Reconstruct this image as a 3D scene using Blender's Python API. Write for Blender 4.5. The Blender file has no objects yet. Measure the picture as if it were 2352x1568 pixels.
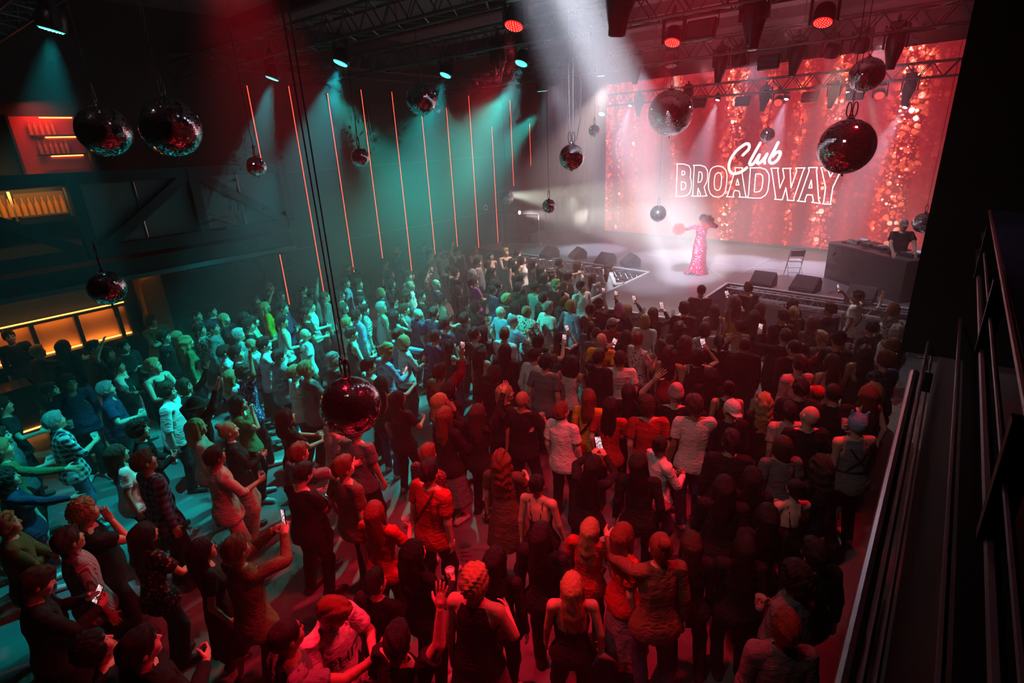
import bpy, math, random
import numpy as np
from mathutils import Matrix, Vector
random.seed(7); RNG=np.random.default_rng(11)
SC=bpy.context.scene; COL=SC.collection
PI=math.pi
CAMZ=5.5; FPX=1246.28
def _rot(yaw,pitch,roll):
    cy,sy=math.cos(yaw),math.sin(yaw)
    M=np.array([[cy,sy,0],[0,0,-1],[-sy,cy,0]])
    cp,sp=math.cos(pitch),math.sin(pitch); P=np.array([[1,0,0],[0,cp,-sp],[0,sp,cp]])
    cr,sr=math.cos(roll),math.sin(roll); Q=np.array([[cr,-sr,0],[sr,cr,0],[0,0,1]])
    return Q@P@M
CM=_rot(*[math.radians(a) for a in (39.1533,20.1106,-2.8365)])
def ray(x,y): return CM.T@np.array([x-1176.,y-784.,FPX])
CO=np.array([0,0,CAMZ])
def at_z(x,y,z): d=ray(x,y); return CO+d*((z-CAMZ)/d[2])
def at_y(x,y,Y): d=ray(x,y); return CO+d*(Y/d[1])
def at_x(x,y,X): d=ray(x,y); return CO+d*(X/d[0])
def at_depth(x,y,D): d=ray(x,y); return CO+d*(D/FPX)
# ---------- objects
def link(o,parent=None):
    COL.objects.link(o)
    if parent is not None: o.parent=parent
    return o
def tag(o,label,cat,group=None,kind=None):
    o['label']=label; o['category']=cat
    if group: o['group']=group
    if kind: o['kind']=kind
    return o
def empty(name,loc=(0,0,0),rz=0):
    o=bpy.data.objects.new(name,None); o.location=loc; o.rotation_euler=(0,0,rz); o.empty_display_size=.1
    return link(o)
def mesh_obj(name,V,F,mat,parent=None,smooth=False,loc=None):
    me=bpy.data.meshes.new(name)
    me.from_pydata([tuple(v) for v in V],[],[tuple(f) for f in F]); 
    if mat is not None:
        for m in (mat if isinstance(mat,(list,tuple)) else [mat]): me.materials.append(m)
    if smooth: me.polygons.foreach_set('use_smooth',[True]*len(me.polygons))
    o=bpy.data.objects.new(name,me); 
    if loc is not None: o.location=loc
    return link(o,parent)
def quad_obj(name,V,Q,mat,parent=None):
    """fast numpy quads, smooth"""
    me=bpy.data.meshes.new(name); V=np.asarray(V,np.float32); Q=np.asarray(Q,np.int32)
    me.vertices.add(len(V)); me.vertices.foreach_set('co',V.ravel())
    me.loops.add(Q.size); me.loops.foreach_set('vertex_index',Q.ravel())
    me.polygons.add(len(Q)); me.polygons.foreach_set('loop_start',np.arange(0,Q.size,4,dtype=np.int32))
    me.polygons.foreach_set('use_smooth',np.ones(len(Q),bool))
    me.update(calc_edges=True)
    for m in (mat if isinstance(mat,(list,tuple)) else [mat]): me.materials.append(m)
    o=bpy.data.objects.new(name,me)
    return link(o,parent)
class MB:
    """collects boxes, tubes, lathes into one mesh"""
    def __init__(s): s.V=[]; s.F=[]
    def add(s,V,F):
        n=len(s.V); s.V+= [tuple(map(float,v)) for v in V]; s.F+=[tuple(i+n for i in f) for f in F]; return s
    def box(s,c,d,R=None,bev=0):
        hx,hy,hz=[a/2 for a in d]; c=np.array(c,float)
        if bev<=0:
            P=[(-hx,-hy,-hz),(hx,-hy,-hz),(hx,hy,-hz),(-hx,hy,-hz),(-hx,-hy,hz),(hx,-hy,hz),(hx,hy,hz),(-hx,hy,hz)]
            F=[(0,3,2,1),(4,5,6,7),(0,1,5,4),(1,2,6,5),(2,3,7,6),(3,0,4,7)]
        else:
            b=min(bev,hx*.9,hy*.9,hz*.9)
            ring=lambda x,y,z:[(-x+b,-y,z),(x-b,-y,z),(x,-y+b,z),(x,y-b,z),(x-b,y,z),(-x+b,y,z),(-x,y-b,z),(-x,-y+b,z)]
            P=[(p[0]*(1-b/hx),p[1]*(1-b/hy),-hz) for p in ring(hx,hy,0)]+ring(hx,hy,-hz+b)+ring(hx,hy,hz-b)+[(p[0]*(1-b/hx),p[1]*(1-b/hy),hz) for p in ring(hx,hy,0)]
            F=[tuple(range(7,-1,-1)),tuple(range(24,32))]
            for k in range(3):
                for i in range(8): j=(i+1)%8; F.append((k*8+i,k*8+j,k*8+8+j,k*8+8+i))
        P=np.array(P)
        if R is not None: P=P@np.array(R).T
        return s.add(P+c,F)
    def bar(s,a,b,w,h=None):
        a=np.array(a,float); b=np.array(b,float); d=b-a; L=np.linalg.norm(d); d/=L
        up=np.array([0,0,1.]) if abs(d[2])<.95 else np.array([0,1.,0]); x=np.cross(d,up); x/=np.linalg.norm(x); y=np.cross(x,d)
        return s.box((a+b)/2,(w,L,h or w),np.column_stack([x,d,y]))
    def tube(s,pts,r,n=8,cap=True):
        pts=[np.array(p,float) for p in pts]; m=len(pts); base=len(s.V)
        rr=r if hasattr(r,'__len__') else [r]*m
        prev=None
        for i,p in enumerate(pts):
            d=(pts[min(i+1,m-1)]-pts[max(i-1,0)]); d/=np.linalg.norm(d)+1e-9
            if prev is None:
                up=np.array([0,0,1.]) if abs(d[2])<.9 else np.array([0,1.,0]); x=np.cross(d,up)
            else: x=prev-d*(prev@d)
            x/=np.linalg.norm(x)+1e-9; y=np.cross(d,x); prev=x
            for k in range(n):
                a=2*PI*k/n; s.V.append(tuple(p+rr[i]*(math.cos(a)*x+math.sin(a)*y)))
        for i in range(m-1):
            for k in range(n):
                k2=(k+1)%n; s.F.append((base+i*n+k,base+i*n+k2,base+(i+1)*n+k2,base+(i+1)*n+k))
        if cap: s.F.append(tuple(base+k for k in range(n-1,-1,-1))); s.F.append(tuple(base+(m-1)*n+k for k in range(n)))
        return s
    def lathe(s,prof,c=(0,0,0),n=24,R=None,closed=True):
        """prof list of (r,z)"""
        P=[];F=[]
        for r,z in prof:
            for k in range(n): a=2*PI*k/n; P.append((r*math.cos(a),r*math.sin(a),z))
        for i in range(len(prof)-1):
            for k in range(n): k2=(k+1)%n; F.append((i*n+k,i*n+k2,(i+1)*n+k2,(i+1)*n+k))
        if closed: F.append(tuple(range(n-1,-1,-1))); F.append(tuple((len(prof)-1)*n+k for k in range(n)))
        P=np.array(P)
        if R is not None: P=P@np.array(R).T
        return s.add(P+np.array(c),F)
    def build(s,name,mat,parent=None,smooth=False,loc=None): return mesh_obj(name,s.V,s.F,mat,parent,smooth,loc)
def aim_rot(d):
    """rotation taking local -Z to direction d"""
    d=np.array(d,float); d/=np.linalg.norm(d); z=-d
    up=np.array([0,1.,0]) if abs(z[2])>.9 else np.array([0,0,1.]); x=np.cross(up,z); x/=np.linalg.norm(x); y=np.cross(z,x)
    return np.column_stack([x,y,z])
# ---------- materials
MATS={}
def mat(name,col=(.5,.5,.5),rough=.6,metal=0.,emit=None,es=0.,spec=.5,alpha=None,trans=0.,bump=0,bscale=60):
    if name in MATS: return MATS[name]
    m=bpy.data.materials.new(name); m.use_nodes=True; nt=m.node_tree; b=nt.nodes['Principled BSDF']
    b.inputs['Base Color'].default_value=(*col,1); b.inputs['Roughness'].default_value=rough; b.inputs['Metallic'].default_value=metal
    b.inputs['Specular IOR Level'].default_value=spec
    if emit: b.inputs['Emission Color'].default_value=(*emit,1); b.inputs['Emission Strength'].default_value=es
    if trans: b.inputs['Transmission Weight'].default_value=trans
    if alpha is not None: b.inputs['Alpha'].default_value=alpha
    tc=nt.nodes.new('ShaderNodeTexCoord'); nz=nt.nodes.new('ShaderNodeTexNoise'); nz.inputs['Scale'].default_value=bscale
    nt.links.new(tc.outputs['Object'],nz.inputs['Vector'])
    if bump:
        bp=nt.nodes.new('ShaderNodeBump'); bp.inputs['Strength'].default_value=bump; bp.inputs['Distance'].default_value=.01
        nt.links.new(nz.outputs['Fac'],bp.inputs['Height']); nt.links.new(bp.outputs['Normal'],b.inputs['Normal'])
    # small procedural variation of the colour
    mx=nt.nodes.new('ShaderNodeMix'); mx.data_type='RGBA'; mx.inputs['A'].default_value=(*[c*.82 for c in col],1); mx.inputs['B'].default_value=(*[min(1,c*1.14) for c in col],1)
    nt.links.new(nz.outputs['Fac'],mx.inputs['Factor']); nt.links.new(mx.outputs['Result'],b.inputs['Base Color'])
    m.diffuse_color=(*col,1)
    MATS[name]=m; return m
def N(nt,t,**kw):
    n=nt.nodes.new(t)
    for k,v in kw.items():
        if k in n.inputs: n.inputs[k].default_value=v
        else: setattr(n,k,v)
    return n
def math_node(nt,op,a,b=None):
    n=nt.nodes.new('ShaderNodeMath'); n.operation=op
    for i,v in enumerate((a,b)):
        if v is None: continue
        if isinstance(v,(int,float)): n.inputs[i].default_value=v
        else: nt.links.new(v,n.inputs[i])
    return n.outputs[0]
def emit_mat(name,col,s):
    if name in MATS: return MATS[name]
    m=bpy.data.materials.new(name); m.use_nodes=True; nt=m.node_tree; nt.nodes.clear()
    e=nt.nodes.new('ShaderNodeEmission'); e.inputs['Color'].default_value=(*col,1); e.inputs['Strength'].default_value=s
    o=nt.nodes.new('ShaderNodeOutputMaterial'); nt.links.new(e.outputs[0],o.inputs['Surface']); m.diffuse_color=(*col,1)
    MATS[name]=m; return m
# ---------- camera and render look
cam=bpy.data.cameras.new('camera'); cam.sensor_width=36; cam.lens=FPX/2352*36; cam.clip_start=.05; cam.clip_end=200
co=bpy.data.objects.new('camera',cam); COL.objects.link(co)
Rm=np.column_stack([CM[0],-CM[1],-CM[2]])
co.matrix_world=Matrix.Translation(Vector(CO))@Matrix(Rm.tolist()).to_4x4()
SC.camera=co
SC.view_settings.view_transform='Standard'; SC.view_settings.look='None'; SC.view_settings.gamma=1; SC.view_settings.exposure=0
SC.view_settings.use_curve_mapping=False
cy=SC.cycles
cy.max_bounces=4; cy.diffuse_bounces=1; cy.glossy_bounces=3; cy.transmission_bounces=4; cy.volume_bounces=0; cy.transparent_max_bounces=6
cy.use_denoising=True
try: cy.denoiser='OPENIMAGEDENOISE'
except Exception: pass
cy.sample_clamp_indirect=4; cy.sample_clamp_direct=0; cy.caustics_reflective=False; cy.caustics_refractive=False
cy.use_adaptive_sampling=True; cy.adaptive_threshold=.09; cy.adaptive_min_samples=12
cy.volume_step_rate=1.; cy.volume_preview_step_rate=1.; cy.volume_max_steps=16
# ================= room shell
M_black=mat('black_paint',(.012,.012,.014),.7)
M_wall=mat('dark_wall_panel',(.028,.030,.034),.75,bump=.15,bscale=25)
M_floor=mat('dark_floor',(.16,.165,.17),.42,bump=.08,bscale=30)
M_ceil=mat('dark_ceiling',(.20,.19,.20),.9,bump=.2,bscale=8)
M_stage=mat('stage_floor',(.17,.165,.185),.36,bump=.05,bscale=40)
M_alu=mat('aluminium',(.62,.63,.66),.32,1.)
M_blackmetal=mat('black_metal',(.02,.02,.022),.38,.6)
M_steel=mat('painted_steel',(.03,.034,.04),.45,.3)
M_blackfab=mat('black_drape',(.010,.010,.012),.95)
def struct(name,mb,m): o=mb.build(name,m); o['kind']='structure'; return o
WX=-16.25
def yf(x): return 17.47-.112*(x+13.59)          # front edge of the stage
def yl(x): return 23.46-.1005*(x+12.82)         # screen line
struct('floor',MB().box((-7.6,10.5,-.05),(19.6,29,.1)),M_floor)
struct('ceiling',MB().box((-7.6,10.5,9.05),(19.6,29,.1)),M_ceil)
wl=MB().box((WX-.1,10.5,4.5),(.2,29,9))
struct('wall_left',wl,M_wall)
seam=MB()
for z in (4.97,2.62): seam.box((WX+.012,15.2,z),(.024,13.2,.022))
seam.box((WX+.03,14.0,7.72),(.06,13,.05))
struct('trim_1',seam,mat('seam_trim',(.10,.10,.10),.5))
struct('wall_back',MB().box((-7.6,25.05,4.5),(19.6,.1,9)),M_black)
struct('wall_front',MB().box((-7.6,-4.05,4.5),(19.6,.1,9)),M_black)
struct('wall_right',MB().box((2.15,10.5,4.5),(.1,29,9)),M_black)
# wall vent panel
t=tag(MB().box((WX+.03,13.25,6.45),(.06,1.05,1.0)).box((WX+.07,13.25,6.45),(.02,.9,.86)).build('wall_vent',mat('vent_grey',(.06,.055,.05),.6)),'square dark vent panel high on the left wall between the light strips','vent')
# small round wall sign
sg=MB(); sg.lathe([(.13,0),(.13,.03),(.09,.031),(.09,.0)],R=np.array([[0,0,1],[0,1,0],[-1,0,0]]),c=(WX+.01,18.55,2.85),n=20,closed=False)
tag(sg.build('wall_sign',mat('sign_white',(.6,.6,.58),.5)),'small white ring shaped sign on the left wall below the seam','sign')
# ================= wall light strips
M_strip=emit_mat('strip_glow',(1.,.085,.045),2.6); M_chan=mat('strip_channel',(.05,.02,.02),.5)
ys=[8.66,9.95,11.26,12.58,13.9,15.23,16.56,17.9,19.25,20.6,22.0]
zt=[7.36,7.40,7.24,7.40,7.38,7.2,6.9,7.37,6.19,7.26,6.3]; zb=[3.6,.95,.95,.95,.95,.95,.95,.95,1.0,3.6,4.4]
nth=['first','second','third','fourth','fifth','sixth','seventh','eighth','ninth','tenth','eleventh']
def strip(y,a,b,label):
    r=empty('light_strip',(WX+.02,y,a)); tag(r,label,'light strip','thin red light strips on the left wall')
    MB().box((.0,0,(b-a)/2),(.03,.05,b-a)).build('channel',M_chan,r); MB().box((.022,0,(b-a)/2),(.016,.018,b-a-.02)).build('tube',M_strip,r)
for i,(y,a,b) in enumerate(zip(ys,zb,zt)): strip(y,a,b,'thin red vertical light strip on left wall, %s counting from the balcony end'%nth[i])
strip(8.66,.93,2.6,'short red vertical light strip on left wall under the balcony floor line')
# ================= stage
M_trim=mat('stage_edge_white',(.75,.75,.78),.45)
st=MB()
def slab(mb,poly,z0,z1):
    n=len(poly); mb.add([(x,y,z0) for x,y in poly]+[(x,y,z1) for x,y in poly],[tuple(range(n-1,-1,-1)),tuple(range(n,2*n))]+[(i,(i+1)%n,n+(i+1)%n,n+i) for i in range(n)])
TX0,TX1,TY=-7.6,-4.93,12.42
slab(st,[(-16.2,yf(-16.2)),(TX0,yf(TX0)),(TX0,TY),(TX1,TY),(TX1,yf(TX1)),(1.25,yf(1.25)),(1.25,24.9),(-16.2,24.9)],0,1.2)
o=st.build('stage',M_stage); tag(o,'low black stage with a runway reaching into the crowd','stage'); 
ed=MB()
def edge(a,b,w=.07): ed.bar((a[0],a[1],1.215),(b[0],b[1],1.215),w,.03)
edge((-14,yf(-14)),(TX0,yf(TX0))); edge((TX0,yf(TX0)),(TX0,TY)); edge((TX0,TY),(TX1,TY)); edge((TX1,TY),(TX1,yf(TX1))); edge((TX1,yf(TX1)),(1.2,yf(1.2)))
ed.build('edge_trim',M_trim,o)
ln=MB()
for a,b in (((-7.0,19.5),(-5.2,17.0)),((-4.7,22.2),(-5.0,16.6)),((-9.5,19.4),(-2.8,18.8)),((-2.75,18.2),(-.5,16.5))): ln.bar((*a,1.203),(*b,1.203),.03,.005)
ln.build('floor_tape',mat('tape_grey',(.30,.29,.31),.5),o)
# aluminium truss skirts along the stage front
def truss_run(mb,a,b,h,w,step,r=.022,rd=.012,sides=2):
    a=np.array(a,float); b=np.array(b,float); d=b-a; L=np.linalg.norm(d); d/=L; sx=np.cross(d,[0,0,1.]); sx/=np.linalg.norm(sx)
    cs=[(-w/2,0),(w/2,0),(-w/2,h),(w/2,h)]
    for u,v in cs: mb.tube([a+sx*u+[0,0,v],b+sx*u+[0,0,v]],r,6)
    n=max(2,int(L/step)); 
    for i in range(n):
        p=a+d*L*i/n; q=a+d*L*(i+.5)/n; e=a+d*L*(i+1)/n
        for u in (-w/2,w/2):
            mb.tube([p+sx*u,q+sx*u+[0,0,h]],rd,4,False); mb.tube([q+sx*u+[0,0,h],e+sx*u],rd,4,False)
        for v in (0,h): mb.tube([p-sx*w/2+[0,0,v],q+sx*w/2+[0,0,v]],rd,4,False); mb.tube([q+sx*w/2+[0,0,v],e-sx*w/2+[0,0,v]],rd,4,False)
    return mb
for a,b,lab in (((-13.9,0),(TX0-.1,0),'silver truss rail along stage front left of the runway'),((TX1+.1,0),(.9,0),'silver truss rail along stage front right of the runway')):
    A=(a[0],yf(a[0])-.22,.86); B=(b[0],yf(b[0])-.22,.86); m=truss_run(MB(),A,B,.3,.24,.42)
    n=5
    for i in range(n+1):
        p=np.array(A)+(np.array(B)-np.array(A))*i/n; m.bar((p[0],p[1],0),(p[0],p[1],.86),.05)
    tag(m.build('stage_truss',M_alu),lab,'truss')
# crowd barriers
M_bar=mat('barrier_grey',(.28,.28,.30),.4,.7)
def barrier(x0,x1,off,lab):
    r=empty('crowd_barrier',(0,0,0)); tag(r,lab,'barrier'); n=max(2,int((x1-x0)/1.15))
    f=MB(); f.tube([(x0,yf(x0)-off,1.08),(x1,yf(x1)-off,1.08)],.03,8); f.tube([(x0,yf(x0)-off,.12),(x1,yf(x1)-off,.12)],.025,6)
    for i in range(n+1): x=x0+(x1-x0)*i/n; f.tube([(x,yf(x)-off,.0),(x,yf(x)-off,1.08)],.025,6); f.tube([(x,yf(x)-off,.5),(x,yf(x)-off+.55,.02)],.018,6)
    f.build('rail',M_alu,r)
    p=MB()
    for i in range(n): a=x0+(x1-x0)*(i+.06)/n; b=x0+(x1-x0)*(i+.94)/n; p.bar((a,yf(a)-off,.58),(b,yf(b)-off,.58),.02,.8)
    p.build('panel',M_bar,r)
barrier(-13.6,-8.0,.78,'grey crowd barrier in front of the stage truss left of the runway')
barrier(-4.5,-.3,.72,'grey crowd barrier in front of the stage truss right of the runway')
# ================= LED screen
def led_material():
    m=bpy.data.materials.new('screen_curtain_image'); m.use_nodes=True; nt=m.node_tree; nt.nodes.clear(); L=nt.links.new
    tc=N(nt,'ShaderNodeTexCoord'); sp=N(nt,'ShaderNodeSeparateXYZ'); L(tc.outputs['Object'],sp.inputs[0])
    X,Z=sp.outputs['X'],sp.outputs['Z']
    # soft vertical folds
    cx=N(nt,'ShaderNodeCombineXYZ'); L(X,cx.inputs[0]); L(math_node(nt,'MULTIPLY',Z,.04),cx.inputs[2])
    f1=N(nt,'ShaderNodeTexNoise',Scale=1.25,Detail=2.); L(cx.outputs[0],f1.inputs['Vector'])
    ramp=N(nt,'ShaderNodeValToRGB'); e=ramp.color_ramp.elements; e[0].position=.32; e[0].color=(.30,.008,.016,1); e[1].position=.72; e[1].color=(.80,.045,.07,1); L(f1.outputs['Fac'],ramp.inputs[0])
    # columns that carry sparkles
    f2=N(nt,'ShaderNodeTexNoise',Scale=.9,Detail=2.); L(tc.outputs['Object'],f2.inputs['Vector'])
    xw=math_node(nt,'ADD',X,math_node(nt,'MULTIPLY',math_node(nt,'SUBTRACT',f2.outputs['Fac'],.5),.7))
    cr=N(nt,'ShaderNodeValToRGB'); ce=cr.color_ramp.elements; stops=[]
    for c,wd,v in ((-12.75,.3,.9),(-12.2,.25,.8),(-11.5,.2,.7),(-9.5,.3,.6),(-7.15,.55,1.),(-5.9,.3,.75),(-4.75,.25,.8),(-3.65,.42,.85),(-1.65,.62,1.),(-.55,.16,.9)): stops+=[(c-wd,0.),(c-wd*.35,v),(c+wd*.35,v) if wd>.4 else None,(c+wd,0.)]
    stops=[q for q in stops if q]
    ce[0].position=0; ce[0].color=(0,0,0,1); ce[1].position=1; ce[1].color=(0,0,0,1)
    for x_,v in stops[:30]: q=ce.new((x_+13.2)/14.4); q.color=(v,v,v,1)
    L(math_node(nt,'DIVIDE',math_node(nt,'ADD',xw,13.2),14.4),cr.inputs[0]); colm=cr
    dots=None
    for sc,rad,off in ((4.6,.46,0.),(8.,.40,5.),(3.0,.34,11.)):
        v=N(nt,'ShaderNodeTexVoronoi',Scale=sc); v.voronoi_dimensions='2D'; cv=N(nt,'ShaderNodeCombineXYZ'); L(math_node(nt,'ADD',X,off),cv.inputs[0]); L(Z,cv.inputs[1]); L(cv.outputs[0],v.inputs['Vector'])
        spc=N(nt,'ShaderNodeSeparateColor'); L(v.outputs['Color'],spc.inputs[0])
        rr=math_node(nt,'MULTIPLY',spc.outputs[0],rad); d=math_node(nt,'SUBTRACT',rr,v.outputs['Distance']); mr=N(nt,'ShaderNodeMapRange'); mr.inputs['From Min'].default_value=0; mr.inputs['From Max'].default_value=.06; L(d,mr.inputs['Value'])
        b=math_node(nt,'MULTIPLY',mr.outputs[0],math_node(nt,'ADD',math_node(nt,'POWER',spc.outputs[1],3.),.25))
        dots=b if dots is None else math_node(nt,'MAXIMUM',dots,b)
    # fewer dots outside the columns
    mask=math_node(nt,'MAXIMUM',colm.outputs[0],math_node(nt,'MULTIPLY',f2.outputs['Fac'],.22))
    dm=math_node(nt,'MULTIPLY',dots,mask)
    bl=N(nt,'ShaderNodeTexNoise',Scale=5.5,Detail=3.); L(tc.outputs['Object'],bl.inputs['Vector'])
    blm=N(nt,'ShaderNodeMapRange'); blm.inputs['From Min'].default_value=.52; blm.inputs['From Max'].default_value=.6; L(bl.outputs['Fac'],blm.inputs['Value'])
    blob=math_node(nt,'MULTIPLY',blm.outputs[0],math_node(nt,'MULTIPLY',colm.outputs[0],math_node(nt,'MULTIPLY',math_node(nt,'SUBTRACT',Z,1.8),.13)))
    dm=math_node(nt,'ADD',dm,blob)
    a=N(nt,'ShaderNodeMix',data_type='RGBA'); L(math_node(nt,'MINIMUM',math_node(nt,'MULTIPLY',dm,1.5),1.),a.inputs['Factor']); L(ramp.outputs[0],a.inputs['A']); a.inputs['B'].default_value=(1.,.13,.06,1)
    b2=N(nt,'ShaderNodeMix',data_type='RGBA'); L(math_node(nt,'MAXIMUM',math_node(nt,'SUBTRACT',dm,.62),0.),b2.inputs['Factor']); L(a.outputs['Result'],b2.inputs['A']); b2.inputs['B'].default_value=(1.,.8,.7,1)
    em=N(nt,'ShaderNodeEmission'); L(b2.outputs['Result'],em.inputs['Color']); L(math_node(nt,'ADD',math_node(nt,'MULTIPLY',dm,2.2),.95),em.inputs['Strength'])
    o=N(nt,'ShaderNodeOutputMaterial'); L(em.outputs[0],o.inputs['Surface']); return m
xl0,xl1,zl0,zl1=-13.0,1.1,1.32,7.7
screen=empty('led_screen',(0,0,0)); tag(screen,'huge red video wall reading Club Broadway at the back of the stage','screen')
v=[(xl0,yl(xl0),zl0),(xl1,yl(xl1),zl0),(xl1,yl(xl1),zl1),(xl0,yl(xl0),zl1)]
mesh_obj('display',v,[(0,1,2,3)],led_material(),screen)
fr=MB(); fr.add([(x,y+.04,z) for x,y,z in v]+[(x,y+.22,z) for x,y,z in v],[(0,1,2,3),(7,6,5,4),(0,4,5,1),(1,5,6,2),(2,6,7,3),(3,7,4,0)]); fr.build('cabinet',M_black,screen)
struct('trim_2',MB().add([(xl0,yl(xl0)-.02,1.2),(xl1,yl(xl1)-.02,1.2),(xl1,yl(xl1)-.02,1.31),(xl0,yl(xl0)-.02,1.31),(xl0,yl(xl0)+.2,1.2),(xl1,yl(xl1)+.2,1.2),(xl1,yl(xl1)+.2,1.31),(xl0,yl(xl0)+.2,1.31)],[(0,1,2,3),(5,4,7,6),(3,2,6,7),(0,4,5,1),(0,3,7,4),(1,5,6,2)]),M_black)
# lettering of the video wall: measured strokes on the screen plane
LET={'B':[[(85,378),(185,383),(245,405),(268,450),(268,520),(260,555),(275,600),(278,680),(262,750),(225,790),(165,808),(68,808),(78,790),(92,390)],[(155,473),(180,475),(193,492),(190,515),(175,525),(152,525)],[(145,615),(185,620),(205,640),(205,690),(185,715),(145,722)]],
'R':[[(303,398),(400,398),(460,420),(490,470),(492,560),(480,620),(445,685),(470,775),(485,800),(390,805),(400,785),(365,700),(360,785),(375,805),(282,803),(296,785),(315,415)],[(378,485),(405,487),(420,510),(418,580),(400,615),(365,625)]],
'O':[[(570,420),(625,407),(690,420),(735,465),(748,530),(742,640),(725,740),(690,795),(635,818),(570,808),(525,770),(503,700),(505,600),(518,500),(535,450)],[(595,520),(630,492),(665,505),(676,560),(668,670),(648,720),(615,730),(585,705),(578,640),(583,570)]],
'A':[[(850,430),(950,430),(940,470),(985,760),(1000,820),(905,815),(920,795),(905,735),(845,730),(825,790),(838,815),(738,812),(755,795),(830,540),(860,470)],[(885,580),(905,655),(865,658)]],
'D':[[(1045,432),(1190,430),(1260,455),(1300,520),(1302,600),(1285,730),(1255,790),(1190,830),(1100,830),(1012,822),(1030,790),(1055,450)],[(1125,515),(1185,512),(1215,535),(1220,600),(1205,700),(1180,740),(1140,750),(1105,748)]],
'W':[[(1322,437),(1428,435),(1415,460),(1443,700),(1500,560),(1480,440),(1590,437),(1578,460),(1590,695),(1665,470),(1650,435),(1775,432),(1755,460),(1625,840),(1630,862),(1540,858),(1545,840),(1522,695),(1475,850),(1375,845),(1388,825),(1335,460)]],
'A2':[[(1820,430),(1938,425),(1925,460),(1955,860),(1975,900),(1865,885),(1885,865),(1870,790),(1800,785),(1775,850),(1780,878),(1672,868),(1695,850),(1830,470)],[(1857,595),(1865,695),(1825,697)]],
'Y':[[(1980,430),(2085,425),(2075,455),(2108,550),(2175,440),(2165,420),(2275,412),(2260,440),(2140,690),(2110,890),(2115,912),(2003,905),(2020,885),(2045,690),(1995,460)]]}
CLUB=[[(955,265),(1030,190),(1040,140),(1020,115),(970,130),(880,200),(810,290),(775,380),(775,450),(800,495),(840,508),(910,495),(970,460),(1008,430)],[(1185,105),(1120,220),(1055,340),(1045,380),(1060,395),(1100,370),(1170,265)],[(1175,260),(1150,330),(1150,370),(1180,365),(1225,320),(1275,250)],[(1275,250),(1240,330),(1245,370)],[(1420,100),(1360,220),(1310,310),(1310,355),(1350,370),(1410,330),(1450,250),(1440,220),(1390,235),(1350,280)]]
def on_led(p):
    d=ray(1540+p[0]/5.7366,310+p[1]/5.7366); # intersect y=yl(x)
    k=23.46-.1005*12.82; t=k/(d[1]+.1005*d[0]); q=CO+d*t; return (q[0],q[2])
def ribbon(mb,pts,w,closed):
    P=[np.array(p) for p in pts]; n=len(P); dy=.02
    def pt(p): return (p[0],yl(p[0])-dy,p[1])
    for i in range(n if closed else n-1):
        a,b=P[i],P[(i+1)%n]; d=b-a; L=np.linalg.norm(d)
        if L<1e-6: continue
        nn=np.array([-d[1],d[0]])/L*w/2; mb.add([pt(a-nn),pt(b-nn),pt(b+nn),pt(a+nn)],[(0,1,2,3)])
    for p in P:
        k=len(mb.V); mb.add([pt(p+np.array([math.cos(t),math.sin(t)])*w/2) for t in np.linspace(0,2*PI,9)[:-1]],[tuple(range(8))])
def catmull(P,m=6):
    P=[np.array(p,float) for p in P]; P=[2*P[0]-P[1]]+P+[2*P[-1]-P[-2]]; out=[]
    for i in range(1,len(P)-2):
        for t in np.linspace(0,1,m,endpoint=False): out.append(.5*((2*P[i])+(-P[i-1]+P[i+1])*t+(2*P[i-1]-5*P[i]+4*P[i+1]-P[i+2])*t*t+(-P[i-1]+3*P[i]-3*P[i+1]+P[i+2])*t**3))
    return out+[P[-2]]
lm=MB()
for k,polys in LET.items():
    for p in polys: ribbon(lm,[on_led(q) for q in p],.035,True)
for p in CLUB: ribbon(lm,catmull([on_led(q) for q in p]),.105,False)
lm.build('lettering',emit_mat('lettering_white',(1,.93,.95),2.6),screen)
# ================= overhead trusses
M_truss=mat('black_truss',(.11,.11,.12),.45,.3)
TR=[(2.4,-15.8,1.0,7.35,'nearest overhead black lighting truss with the teal light far left'),(6.8,-15.8,1.0,7.35,'second overhead black lighting truss from the balcony'),(10.0,-15.8,1.0,7.35,'third overhead black lighting truss carrying the two red lights'),(15.3,-15.0,1.0,7.30,'fourth overhead black lighting truss over the stage front'),(22.0,-13.6,1.0,6.75,'rearmost overhead black lighting truss just before the video wall')]
for Y,x0,x1,z,lab in TR:
    m=truss_run(MB(),(x0,Y,z),(x1,Y,z),.42,.42,.62,.028,.014)
    for x in np.linspace(x0+.8,x1-.8,5): m.tube([(x,Y,z+.42),(x,Y,9.0)],.012,5)
    tag(m.build('lighting_truss',M_truss),lab,'truss')
# pipe along the left wall top and ceiling beams
tag(MB().tube([(WX+.35,6.6,7.95),(WX+.35,10.2,7.98),(WX+.35,16,7.93),(WX+.35,21,7.95)],.06,8).build('wall_pipe',mat('duct_grey',(.07,.07,.075),.5)),'long dark grey pipe running along the top of the left wall','pipe')
cb=MB()
for y in (4.6,8.6,12.6,16.6,20.4): cb.box((-7.6,y,8.85),(17,.22,.3))
struct('trim_3',cb,M_steel)
duct=MB().lathe([(.28,-9),(.28,0)],R=np.array([[1,0,0],[0,0,-1],[0,1,0]]).T,c=(-13.2,8.2,8.3),n=18)
cl=MB().box((-3.2,17.8,8.98),(1.4,.32,.05))
tag(cl.build('ceiling_light',mat('unlit_diffuser',(.6,.6,.6),.6)),'pale rectangular ceiling panel above the stage at the upper right','ceiling light')
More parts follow.
